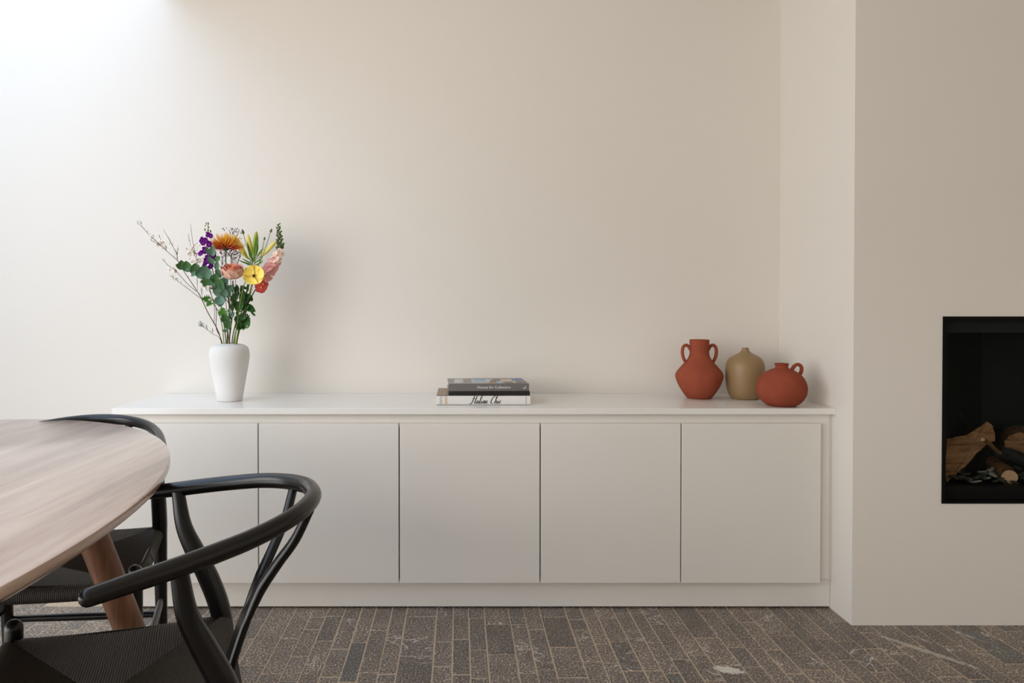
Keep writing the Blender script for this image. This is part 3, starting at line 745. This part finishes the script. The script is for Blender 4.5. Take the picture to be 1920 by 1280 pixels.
# 1 orange chrysanthemum
t = flower('chrysanthemum', 'orange and yellow spider chrysanthemum at the top of the bouquet')
c0 = P(902, 330, .0)
stem(t, [P(915, 1195, 0), P(935, 850, .01), P(905, 500, .0), P(903, 345, 0)], [.0022, .0022, .002, .0026], M['stem_dark'], dx=.002)
hd = part('flower_head', G().lathe([(.001, -.006), (.010, -.004), (.015, .004), (.010, .012), (.001, .014)], 14, c0), M['stem_dark'], t)
g = G()
for ring, (nn, el, L, wd) in enumerate([(38, -8, .072, .0054), (42, 6, .073, .0054), (42, 20, .068, .0054), (40, 36, .060, .0052), (34, 52, .055, .005), (24, 68, .050, .005), (12, 82, .046, .005)]):
    for k in range(nn):
        az = 2 * PI * (k + rnd.random() * .7) / nn; e = math.radians(el + rnd.uniform(-7, 7)); LL = L * rnd.uniform(.82, 1.06)
        d = Vector((math.cos(az) * math.cos(e), math.sin(az) * math.cos(e), math.sin(e)))
        pg_ = petal_geo(LL, wd * rnd.uniform(.8, 1.2), .9, rnd.uniform(.05, .45), 3, 4, .5)
        q_ = min(1, ring / 3)
        cb = tuple(a + (b - a) * q_ for a, b in zip(srgb(150, 30, 22), srgb(206, 84, 24))); cm = tuple(a + (b - a) * q_ for a, b in zip(srgb(206, 66, 30), srgb(246, 166, 42))); ct = tuple(a + (b - a) * q_ for a, b in zip(srgb(246, 168, 52), srgb(255, 214, 84)))
        cols_ = []
        for j in range(5):
            q = j / 4; a, b, f_ = (cb, cm, q * 2) if q < .5 else (cm, ct, q * 2 - 1)
            cols_ += [tuple(a[i] + (b[i] - a[i]) * f_ for i in range(3)) + (1,)] * 3
        T = frame(c0 + Vector((0, 0, .004)) + d * .006, d, (0, 0, 1)); g.merge(pg_, T, 0, cols_)
pt = part('petals', g, M['attr'], hd, stuff=True)

# 2 peach rose
t = flower('garden_rose', 'peach pink layered rose in the middle of the bouquet')
stem(t, [P(935, 1195, -.02), P(965, 900, -.035), P(968, 620, -.05)], [.0026, .0025, .0024], M['stem_dark'], dx=.004, dy=-.004)
c0 = P(968, 600, -.05); up = Vector((.06, -.42, 1)).normalized()
hd = part('flower_head', G().ball(tuple(c0 + up * .012), .012, 12, 8), M['leaf'], t)
Q = up.to_track_quat('Z', 'Y').to_matrix().to_4x4()
pm = {}
for key, (L, wd, cup, curl) in dict(o=(.046, .048, .55, .62), m=(.040, .040, .65, .45), i=(.033, .030, .8, .3), c=(.026, .020, 1.0, .2)).items():
    gg = petal_geo(L * 1.06, wd * 1.12, cup, 0, 9, 10, 1.7)
    vs2 = []
    for (x, y, z) in gg.v:                                # a cup: out at the base, up, then the rim rolls outwards
        q = y / L; vs2.append((x, L * (.52 * math.sin(min(1, q * 1.25) * PI / 2) + curl * .55 * max(0, q - .72)), -L * (.05 + .78 * q ** 1.35) + 0))
    gg.v = [(a, b, -c) for a, b, c in vs2]
    gg.v = [(x, y - abs(x) ** 2 * 9, z - abs(x) ** 2 * 6) for x, y, z in gg.v]
    pm[key] = gg.mesh('petal', {'o': M['rose_out'], 'm': M['rose_mid'], 'i': M['rose_in'], 'c': M['rose_in']}[key])
for key, nn, rad, lift in (('o', 8, .012, -.002), ('m', 8, .008, .002), ('m', 7, .004, .005), ('i', 7, .001, .009), ('i', 6, -.003, .012), ('c', 5, -.005, .016)):
    for k in range(nn):
        az = 2 * PI * (k + .5 * (key in 'mc')) / nn + rnd.uniform(-.15, .15)
        T = Matrix.Translation(c0) @ Q @ Matrix.Diagonal((1, 1, 1.22, 1)) @ Matrix.Rotation(az, 4, 'Z') @ Matrix.Translation((0, rad, lift)) @ Matrix.Rotation(rnd.uniform(-.08, .08), 4, 'Y')
        inst('petal', pm[key], hd, T)

# 3 yellow ranunculus
t = flower('yellow_ranunculus', 'open yellow flower with dark centre facing the room')
stem(t, [P(985, 1190, -.03), P(1010, 1000, -.04), P(1040, 800, -.05), P(1080, 640, -.055), P(1150, 585, -.050)], [.0026, .0024, .0022, .002, .0018, .0018], M['stem'], dx=.012, dy=-.006)
c0 = P(1163, 578, -.062); nrm = Vector((.08, -.93, .30)).normalized()
hd = part('flower_head', G().ball(tuple(c0 + nrm * .004), .0058, 10, 6, (1, .7, 1)), M['centre'], t)
gg = petal_geo(.041, .044, .3, .45, 9, 10, 1.6, .07); yp = gg.mesh('petal', M['yellow'])
for k in range(6):
    az = 2 * PI * k / 6 + .3; e1 = Vector((1, 0, 0)); e1 = (e1 - nrm * e1.dot(nrm)).normalized(); e2 = nrm.cross(e1)
    d = (e1 * math.cos(az) + e2 * math.sin(az)); T = frame(c0 + d * .002 - nrm * (.002 + .004 * (k % 2)), d - nrm * .02, nrm)
    inst('petal', yp, hd, T)

# 4 eucalyptus branch
t = flower('eucalyptus_branch', 'grey-green eucalyptus branch with round leaves leaning left', 'branch')
br = stem(t, [P(940, 1190, -.03), P(935, 880, -.045), P(900, 700, -.055), P(800, 480, -.05), P(780, 330, -.045)], [.0018, .0017, .0016, .0013, .001], M['redtwig'], dx=.006, dy=-.006)
part('stem', G().tube([P(930, 830, -.045), P(830, 690, -.06), P(690, 560, -.06), P(560, 490, -.05), P(450, 478, -.045)], [.0014, .0013, .001, .0008], 6, 20), M['redtwig'], t)
lm = [leaf_geo(1, .86, .35, .2).mesh('leaf', M['euc']), leaf_geo(1, .8, .4, .25).mesh('leaf', M['euc2']), leaf_geo(1, .52, .4, .3).mesh('leaf', M['euc']), leaf_geo(1, .6, .35, .25).mesh('leaf', M['euc2'])]
EU = [ # base x,y  tip x,y  which  facing  dy
 (520, 500, 438, 478, 1, .2, -.05), (505, 520, 490, 425, 1, .3, -.05), (560, 540, 540, 432, 1, .1, -.055), (600, 510, 530, 540, 0, -.5, -.06), (620, 570, 625, 450, 1, .3, -.06), (640, 540, 590, 590, 0, -.2, -.065),
 (660, 600, 720, 470, 0, .5, -.06), (690, 560, 640, 600, 0, .1, -.07), (720, 620, 750, 500, 0, .2, -.065), (700, 620, 665, 640, 0, .4, -.065), (770, 690, 690, 600, 1, .1, -.07), (790, 650, 820, 545, 1, .3, -.06), (800, 690, 740, 640, 0, .7, -.07), (820, 740, 880, 600, 1, .1, -.06),
 (870, 740, 780, 720, 0, .2, -.075), (900, 790, 790, 830, 0, .0, -.08), (850, 770, 850, 870, 0, .3, -.082), (870, 770, 900, 690, 0, .5, -.075), (905, 700, 840, 640, 0, .3, -.065), (905, 720, 960, 650, 0, .6, -.055), (915, 780, 950, 680, 2, .2, -.06),
 (780, 395, 782, 285, 2, .2, -.065), (785, 400, 712, 318, 2, .5, -.055), (795, 465, 728, 398, 2, .4, -.065), (800, 440, 865, 398, 3, .2, -.06), (815, 520, 832, 430, 2, .2, -.065), (850, 590, 835, 500, 2, .1, -.062), (860, 590, 800, 520, 2, .4, -.06), (870, 640, 930, 590, 0, .4, -.06),
 (930, 880, 945, 940, 2, .4, -.06), (915, 1010, 875, 920, 1, .2, -.05), (920, 1060, 928, 965, 3, .5, -.052), (925, 1000, 870, 1000, 2, .3, -.05), (925, 1085, 865, 1075, 2, .6, -.045), (945, 960, 990, 900, 2, .3, -.05)]
for bx, by, tx, ty, kind, fc, dy in EU:
    a, b = P(bx, by, dy), P(tx, ty, dy - .008); L = (b - a).length
    T = frame(a, b - a, Vector((fc, -1, .35 - fc))) @ Matrix.Diagonal((L * 1.0, L, L, 1))
    inst('leaf', lm[kind], t, T)

# 5 snapdragon
t = flower('snapdragon', 'tall pink snapdragon spike at the right of the bouquet')
stem(t, [P(1000, 1190, .01), P(1100, 850, .02), P(1240, 600, .02), P(1340, 450, .02), P(1405, 320, .02), P(1388, 100, .02)], [.0028, .0026, .0024, .002, .0016, .0008], M['stem'], dx=.014, dy=.004)
def floret(L, m1, thr):
    g = G()
    g.tube([(0, 0, 0), (0, L * .55, 0)], [L * .14, L * .24], 8, 3)
    for az, sc_, el in ((.5, 1.0, .5), (-.5, 1.0, .5), (2.2, .9, -.2), (PI, 1.0, -.3), (-2.2, .9, -.2)):
        pg_ = petal_geo(L * .62 * sc_, L * .6, .4, .7, 5, 6, 1.4, .07)
        T = Matrix.Translation((0, L * .45, 0)) @ Matrix.Rotation(az, 4, 'Y') @ Matrix.Translation((0, 0, L * .1)) @ Matrix.Rotation(.85, 4, 'X')
        g.merge(pg_, T)
    k0 = len(g.f)
    g.ball((0, L * .62, -L * .04), L * .10, 8, 5, mi=1)
    return g.mesh('floret', [m1, thr])
fm = [floret(1, M['snap_pale'], M['snap']), floret(1, M['snap'], M['snap_throat']), floret(1, M['snap_red'], M['snap_throat'])]
SN = [(1400, 360, 1370, 310, 0, .018), (1400, 370, 1465, 320, 0, .020), (1385, 400, 1330, 390, 0, .026), (1370, 420, 1420, 380, 0, .026), (1360, 440, 1300, 380, 0, .026), (1355, 450, 1420, 460, 1, .028), (1330, 490, 1390, 500, 1, .030), (1340, 470, 1345, 420, 1, .028), (1310, 520, 1260, 450, 1, .032), (1300, 530, 1350, 530, 1, .030),
      (1280, 560, 1330, 590, 1, .032), (1290, 540, 1225, 490, 1, .030), (1260, 590, 1290, 560, 1, .028), (1230, 640, 1300, 660, 2, .032), (1220, 660, 1260, 740, 2, .034), (1215, 670, 1215, 740, 2, .026), (1240, 620, 1290, 640, 2, .026)]
for bx, by, tx, ty, kd, L in SN:
    a, b = P(bx, by, .012), P(tx, ty, -.012)
    T = frame(a, (b - a).normalized() + Vector((rnd.uniform(-.3, .3), -.55 + rnd.uniform(-.3, .3), rnd.uniform(-.3, .3))), (rnd.uniform(-.5, .5), -.3, 1)) @ Matrix.Diagonal((L * 1.12, L * 1.12, L * 1.12, 1)); inst('floret', fm[kd], t, T)
bud = G().ball((0, 0, .5), .5, 8, 6, (.62, .62, 1)).mesh('bud', M['pod'])
for k in range(26):
    q = k / 25; y = 105 + 235 * q; x = 1387 + 20 * q; az = k * 2.4; r_ = .003 + .0058 * q
    a = P(x, y, .02); d = Vector((math.cos(az), math.sin(az), .9)).normalized(); L = .0085 + .0095 * q
    T = frame(a + Vector((math.cos(az), math.sin(az), 0)) * r_ * .3, d, (0, -1, 0)) @ Matrix.Rotation(-PI / 2, 4, 'X') @ Matrix.Diagonal((L, L, L * 1.15, 1)); inst('bud', bud, t, T)

# 6 purple stock
t = flower('purple_stock', 'violet purple stock spike rising left of the chrysanthemum')
stem(t, [P(905, 1190, .0), P(860, 850, -.01), P(790, 560, -.025), P(735, 300, -.03), P(738, 95, -.02)], [.0024, .0022, .002, .0016, .0009], M['stem'], dx=-.003, dy=.004)
def ruffle(L):
    g = G()
    for k in range(7):
        pg_ = petal_geo(L * .62, L * .5, .6, .6, 5, 5, 1.3, .10)
        g.merge(pg_, Matrix.Rotation(k * 2.4, 4, 'Z') @ Matrix.Rotation(.25 + .12 * k, 4, 'X'))
    return g.mesh('floret', M['purple'])
rf = [ruffle(1), ruffle(1)]
for k, (x, y, L) in enumerate([(738, 200, .016), (700, 250, .019), (735, 268, .020), (765, 225, .016), (700, 290, .018), (755, 300, .020), (705, 345, .021), (690, 375, .017), (745, 350, .021), (800, 375, .022), (770, 400, .022), (735, 420, .020), (810, 410, .018), (740, 455, .022), (770, 480, .020), (720, 470, .016), (755, 520, .016), (765, 550, .012)]):
    d = Vector((rnd.uniform(-.5, .5), -1, rnd.uniform(-.2, .6)))
    inst('floret', rf[k % 2], t, Matrix.Translation(P(x, y, -.042 + .006 * rnd.random())) @ d.to_track_quat('Z', 'Y').to_matrix().to_4x4() @ Matrix.Diagonal((L * 1.75, L * 1.75, L * 1.75, 1)))
for x, y, L in [(725, 95, .009), (742, 100, .011), (712, 115, .008), (745, 130, .009), (712, 155, .011), (740, 160, .010), (765, 172, .012), (722, 180, .009)]:
    inst('bud', bud, t, frame(P(x, y + 8, -.022), (rnd.uniform(-.3, .3), 0, 1), (0, -1, 0)) @ Matrix.Rotation(-PI / 2, 4, 'X') @ Matrix.Diagonal((L * .8, L * .8, L, 1)))

# 7 lily with buds
t = flower('lily_stem', 'lily stem with pale yellow and green unopened buds', 'flower')
stem(t, [P(975, 1190, .03), P(1050, 900, .04), P(1120, 640, .035), P(1150, 450, .03), P(1160, 400, .03)], [.003, .0028, .0026, .002, .0018], M['stem'], dx=.01, dy=.008)
def budg(m): return G().lathe([(.001, 0)] + prof_curve([(.07, .01), (.11, .12), (.145, .35), (.15, .6), (.11, .82), (.05, .96), (.012, 1)], 16), 12).mesh('bud', m)
by_, bgn = budg(M['lily']), budg(M['lilygreen'])
for bx, by2, tx, ty, me_, wd in [(1140, 395, 1105, 190, by_, 1.15), (1170, 380, 1185, 165, bgn, 1.15), (1240, 390, 1370, 255, by_, 1.05), (1090, 400, 965, 195, by_, 1.25), (1110, 420, 1040, 320, bgn, 1.2), (1190, 400, 1250, 320, bgn, .9)]:
    a, b = P(bx, by2, .03), P(tx, ty, .02); L = (b - a).length
    inst('bud', me_, t, frame(a, b - a, (0, -1, 0)) @ Matrix.Rotation(-PI / 2, 4, 'X') @ Matrix.Diagonal((L * wd * .68, L * wd * .68, L, 1)))
    part('bud_stalk', G().tube([P(1150, 450, .03), a.lerp(P(1150, 440, .03), .5), a], .0013, 6, 6), M['stem'], t)
ll = leaf_geo(1, .11, .3, .5).mesh('leaf', M['leaf2'])
for bx, by2, tx, ty in [(1150, 460, 1030, 430), (1150, 470, 1000, 455), (1160, 440, 1090, 330), (1165, 480, 1305, 450), (1160, 430, 1215, 170), (1155, 450, 1085, 240), (1175, 400, 1230, 230), (1160, 460, 1290, 410), (1140, 480, 1060, 470)]:
    a, b = P(bx, by2, .02), P(tx, ty, .005); L = (b - a).length
    inst('leaf', ll, t, frame(a, b - a, (.2, -1, .4)) @ Matrix.Diagonal((L, L, L, 1)))

# 8 ranunculus buds on thin stalks
t = flower('ranunculus_buds', 'slender green stalks with small closed buds above the yellow flower', 'flower')
for k, (pts, m_) in enumerate([([(1000, 1190), (1050, 950), (1140, 700), (1130, 440), (1065, 190)], .010), ([(1005, 1190), (1080, 900), (1170, 560), (1240, 400), (1315, 175)], .008), ([(1005, 1190), (1080, 880), (1180, 560), (1225, 400), (1257, 245)], .0065), ([(1150, 640), (1170, 450), (1188, 255)], .005)]):
    pp = [P(x, y, -.02 + .004 * k) for x, y in pts]
    stem(t, pp, [.0024, .0022, .0019, .0016, .0012], M['stem'], foot=(k < 3), dx=.015 + .002 * k, dy=0, n=6)
    d = (pp[-1] - pp[-2]).normalized(); L = m_ * 1.9
    part('bud', G().lathe([(.001, 0)] + [(m_ * q, L * z) for q, z in ((.35, .02), (.55, .25), (.5, .5), (.28, .8), (.06, 1))], 10, pp[-1], 0, d.to_track_quat('Z', 'Y').to_matrix().to_4x4()), M['pod'], t)

# 9 wax flower sprays
def spray(label, mains, blossoms, m, dx):
    t = flower('waxflower_spray', label, 'branch')
    g = G()
    for i, (pts, r, ft) in enumerate(mains):
        g.tube(([FOOT(dx, .004)] if ft else []) + [P(x, y, d) for x, y, d in pts], r, 5, 6 * len(pts))
    part('stem', g, M['twig'], t)
    b = G(); b2_ = G()
    for x, y, d, s_, pk in blossoms:
        c = P(x, y, d); nr = Vector((rnd.uniform(-.7, .7), -1, rnd.uniform(-.3, .9))).normalized()
        T0 = Matrix.Translation(c) @ nr.to_track_quat('Z', 'Y').to_matrix().to_4x4()
        if not pk:
            for k in range(5): b.merge(petal_geo(s_, s_ * .8, .5, .4, 3, 3, .9), T0 @ Matrix.Rotation(2 * PI * k / 5, 4, 'Z'))
        b2_.ball(c, s_ * (.46 if pk else .3), 6, 4)
    part('blossoms', b, M['wax'], t, stuff=True)
    part('buds', b2_, M['waxpink'], t, stuff=True)
    lf = G()
    for i, (pts, r, ft) in enumerate(mains):
        pp = catmull([P(x, y, d) for x, y, d in pts], 26)
        for q in pp[8:]:
            if rnd.random() < .45:
                d = Vector((rnd.uniform(-.6, .3), rnd.uniform(-.5, .5), 1)).normalized(); lf.tube([q, q + d * rnd.uniform(.006, .014)], [.0007, .0003], 4, 2)
    part('needles', lf, M['leaf'], t, stuff=True)
    return t
def cluster(x, y, n, sx, sy, d=-.02, s_=.0045, pk=.3): return [(x + rnd.gauss(0, sx), y + rnd.gauss(0, sy), d + rnd.uniform(-.012, .012), 1.3 * s_ * rnd.uniform(.8, 1.2), rnd.random() < pk) for _ in range(n)]
spray('wiry waxflower branch reaching far out to the upper left', [
    ([(862, 1190, -.005), (820, 1060, -.01), (740, 920, -.02), (680, 790, -.03), (640, 720, -.035), (520, 540, -.045), (460, 440, -.05), (350, 340, -.055), (210, 210, -.06), (130, 125, -.06), (85, 88, -.06)], [.0019, .0018, .0017, .0016, .0015, .0013, .0012, .001, .001, .0008, .0005], True),
    ([(672, 785, -.03), (560, 700, -.035), (440, 610, -.04), (385, 570, -.04)], [.0011, .0008, .0006], False), ([(630, 720, -.035), (540, 640, -.04), (440, 530, -.045), (380, 490, -.045), (318, 420, -.045)], [.0011, .0009, .0007], False),
    ([(460, 445, -.05), (450, 380, -.05), (400, 280, -.05), (335, 160, -.05)], [.001, .0009, .0006], False), ([(450, 420, -.05), (462, 330, -.05)], .0007, False), ([(350, 340, -.055), (290, 290, -.05), (215, 250, -.05)], .0008, False), ([(345, 335, -.055), (310, 260, -.055), (285, 200, -.055)], .0007, False), ([(355, 345, -.055), (350, 300, -.06)], .0006, False),
    ([(130, 125, -.06), (125, 100, -.06), (112, 88, -.06)], .0005, False), ([(640, 720, -.035), (640, 600, -.03)], .0006, False), ([(680, 790, -.03), (685, 680, -.03)], .0006, False)],
    cluster(228, 215, 5, 12, 9, -.06, .0042, .8) + cluster(300, 265, 16, 26, 20, -.055, .0042, .5) + cluster(325, 300, 9, 16, 14, -.055, .0042, .4) + cluster(405, 272, 6, 12, 14, -.05, .004, .4) + cluster(460, 335, 3, 5, 9, -.05, .004, .2) + cluster(385, 490, 5, 9, 9, -.045, .0042, .2) + cluster(435, 530, 9, 20, 14, -.045, .0042, .4) + cluster(440, 605, 5, 10, 9, -.04, .0045, .1), 0, -.008)
spray('short twig with needle leaves low at the left of the bouquet', [([(862, 1185, -.01), (780, 1110, -.02), (700, 1050, -.025), (655, 1018, -.03)], [.0009, .0008, .0006, .0005], True), ([(700, 1050, -.025), (650, 1035, -.03)], .0005, False), ([(780, 1110, -.02), (785, 1080, -.02)], .0005, False), ([(700, 1050, -.025), (672, 1010, -.03)], .0005, False), ([(740, 1080, -.022), (720, 1040, -.022)], .0005, False)],
    cluster(660, 1025, 2, 6, 5, -.03, .002, 1), 0, -.006)
spray('upright waxflower sprig full of small white blossoms', [
    ([(868, 1190, .0), (815, 1060, .0), (815, 900, -.005), (780, 780, -.01), (720, 640, -.015), (660, 500, -.02), (605, 300, -.02), (580, 125, -.02)], [.0016, .0014, .0013, .0012, .0011, .001, .0008, .0006], True),
    ([(640, 440, -.02), (590, 340, -.02), (560, 208, -.02)], [.0009, .0007, .0005], False), ([(790, 1020, 0), (800, 900, 0), (765, 730, -.02), (720, 660, -.03)], [.001, .0009, .0008], False)],
    cluster(590, 350, 16, 18, 34, -.02, .0048, .15) + cluster(620, 400, 18, 26, 30, -.022, .0048, .15) + cluster(660, 440, 15, 28, 18, -.022, .005, .15) + cluster(640, 300, 6, 10, 18, -.02, .0042, .3) + cluster(735, 680, 15, 24, 16, -.085, .0046, .2) + cluster(770, 790, 6, 9, 22, -.075, .004, .3), 0, -.006)

# 10 limonium behind the chrysanthemum
t = flower('sea_lavender', 'fine lilac sea lavender twigs behind the chrysanthemum', 'flower')
g = G()
for bx, by2, tx, ty in [(930, 1190, 1000, 500), (930, 1190, 860, 480), (920, 1190, 950, 380)]:
    g.tube([FOOT(0, .015), P(bx, by2, .02), P((bx + tx) / 2 + 10, (by2 + ty) / 2, .05), P(tx, ty, .05)], [.0014, .0012, .001], 5, 14)
for k in range(26):
    bx, by2 = rnd.choice([(1000, 500), (960, 480), (870, 480), (950, 400)]); tx = bx + rnd.uniform(-70, 70); ty = rnd.uniform(335, 400)
    g.tube([P(bx, by2, .05), P((bx + tx) / 2, (by2 + ty) / 2 - 15, .05), P(tx, ty, .05 + rnd.uniform(-.02, .02))], [.0008, .0005], 4, 5)
for tx, ty in [(960, 130), (940, 185), (905, 195), (1010, 170), (985, 160), (1025, 165), (925, 205), (970, 190), (1055, 230)]:
    g.tube([P(958, 320, .05), P((960 + tx) / 2 + 4, 235, .05), P(tx, ty, .05)], [.0008, .0006], 4, 5)
part('stem', g, M['twig'], t)
g = G()
for k in range(150):
    if k < 105: x, y = rnd.uniform(845, 1045), rnd.gauss(365, 22)
    else: x, y = rnd.gauss(968, 42), rnd.uniform(135, 215)
    g.ball(P(x, y, .05 + rnd.uniform(-.02, .02)), rnd.uniform(.0012, .0022), 5, 4, (1, 1, 1.5))
part('blossoms', g, M['lilac'], t, stuff=True)

# 11 dark green foliage
t = flower('leafy_stem', 'dark green leafy stems filling the lower right of the bouquet', 'foliage')
stem(t, [P(960, 1190, 0), P(1000, 1000, .01), P(1060, 800, .01), P(1120, 660, .01)], [.0024, .0022, .002, .0016], M['stem_dark'], dx=.008, dy=0)
stem(t, [P(885, 1190, -.01), P(870, 1050, -.015), P(830, 900, -.02), P(760, 800, -.03)], [.002, .0018, .0016, .0012], M['stem'], dx=-.006)
dl = [leaf_geo(1, .38, .5, .6, 0, .62, 1.35).mesh('leaf', M['leaf']), leaf_geo(1, .9, .3, .3, 1).mesh('leaf', M['leaf']), leaf_geo(1, .85, .3, .3, 1).mesh('leaf', M['leaf2']), leaf_geo(1, .16, .3, .7).mesh('leaf', M['leaf'])]
for bx, by2, tx, ty, kd, dy in [(1070, 800, 1090, 680, 0, .0), (1020, 760, 990, 650, 0, .005), (1100, 720, 1150, 640, 0, .0), (1060, 830, 1200, 810, 0, .0), (1110, 760, 1195, 820, 0, -.005), (1050, 860, 1150, 840, 0, .0), (1080, 840, 1195, 960, 0, -.01), (1130, 900, 1205, 985, 3, -.01), (1050, 930, 1140, 920, 0, .0), (1030, 1000, 1075, 940, 0, .005),
                               (1100, 930, 1168, 1100, 3, -.012), (1020, 1000, 1085, 1075, 1, -.01), (1010, 960, 1110, 1040, 1, -.005), (1000, 900, 1060, 820, 1, .0), (1000, 880, 1000, 760, 0, .01), (960, 820, 1010, 700, 0, .01), (1060, 760, 1080, 640, 0, .02), (1090, 700, 1050, 640, 0, .015), (780, 800, 690, 800, 2, -.03), (775, 815, 740, 865, 2, -.032), (870, 900, 850, 950, 2, -.03), (880, 960, 900, 870, 2, -.03), (890, 1010, 930, 950, 1, -.03), (900, 1060, 950, 1000, 1, -.02),
                               (1000, 940, 1060, 880, 0, -.02), (1030, 880, 1100, 800, 0, -.02), (1040, 820, 1120, 690, 0, -.015), (990, 800, 1060, 700, 0, -.02), (1000, 860, 960, 760, 0, -.02), (1080, 780, 1180, 740, 0, -.015), (1070, 900, 1160, 870, 0, -.02), (1020, 940, 1080, 990, 1, -.015), (990, 1000, 1040, 920, 0, -.02), (960, 900, 1000, 800, 0, -.02), (1010, 720, 1030, 630, 0, -.02), (1100, 880, 1180, 930, 0, -.018), (950, 980, 970, 880, 0, -.02), (1000, 1060, 1060, 1020, 1, -.015),
                               (1060, 900, 1120, 770, 0, .0), (1080, 800, 1140, 730, 0, .0), (960, 700, 1010, 640, 0, .02), (1120, 860, 1175, 900, 0, -.005), (1040, 1000, 1010, 1060, 2, -.01)]:
    a, b = P(bx, by2, dy), P(tx, ty, dy - .012); L = (b - a).length * 1.12
    inst('leaf', dl[kd], t, frame(a, b - a, Vector((rnd.uniform(-.4, .4), -1, rnd.uniform(0, .7)))) @ Matrix.Diagonal((L, L, L, 1)))
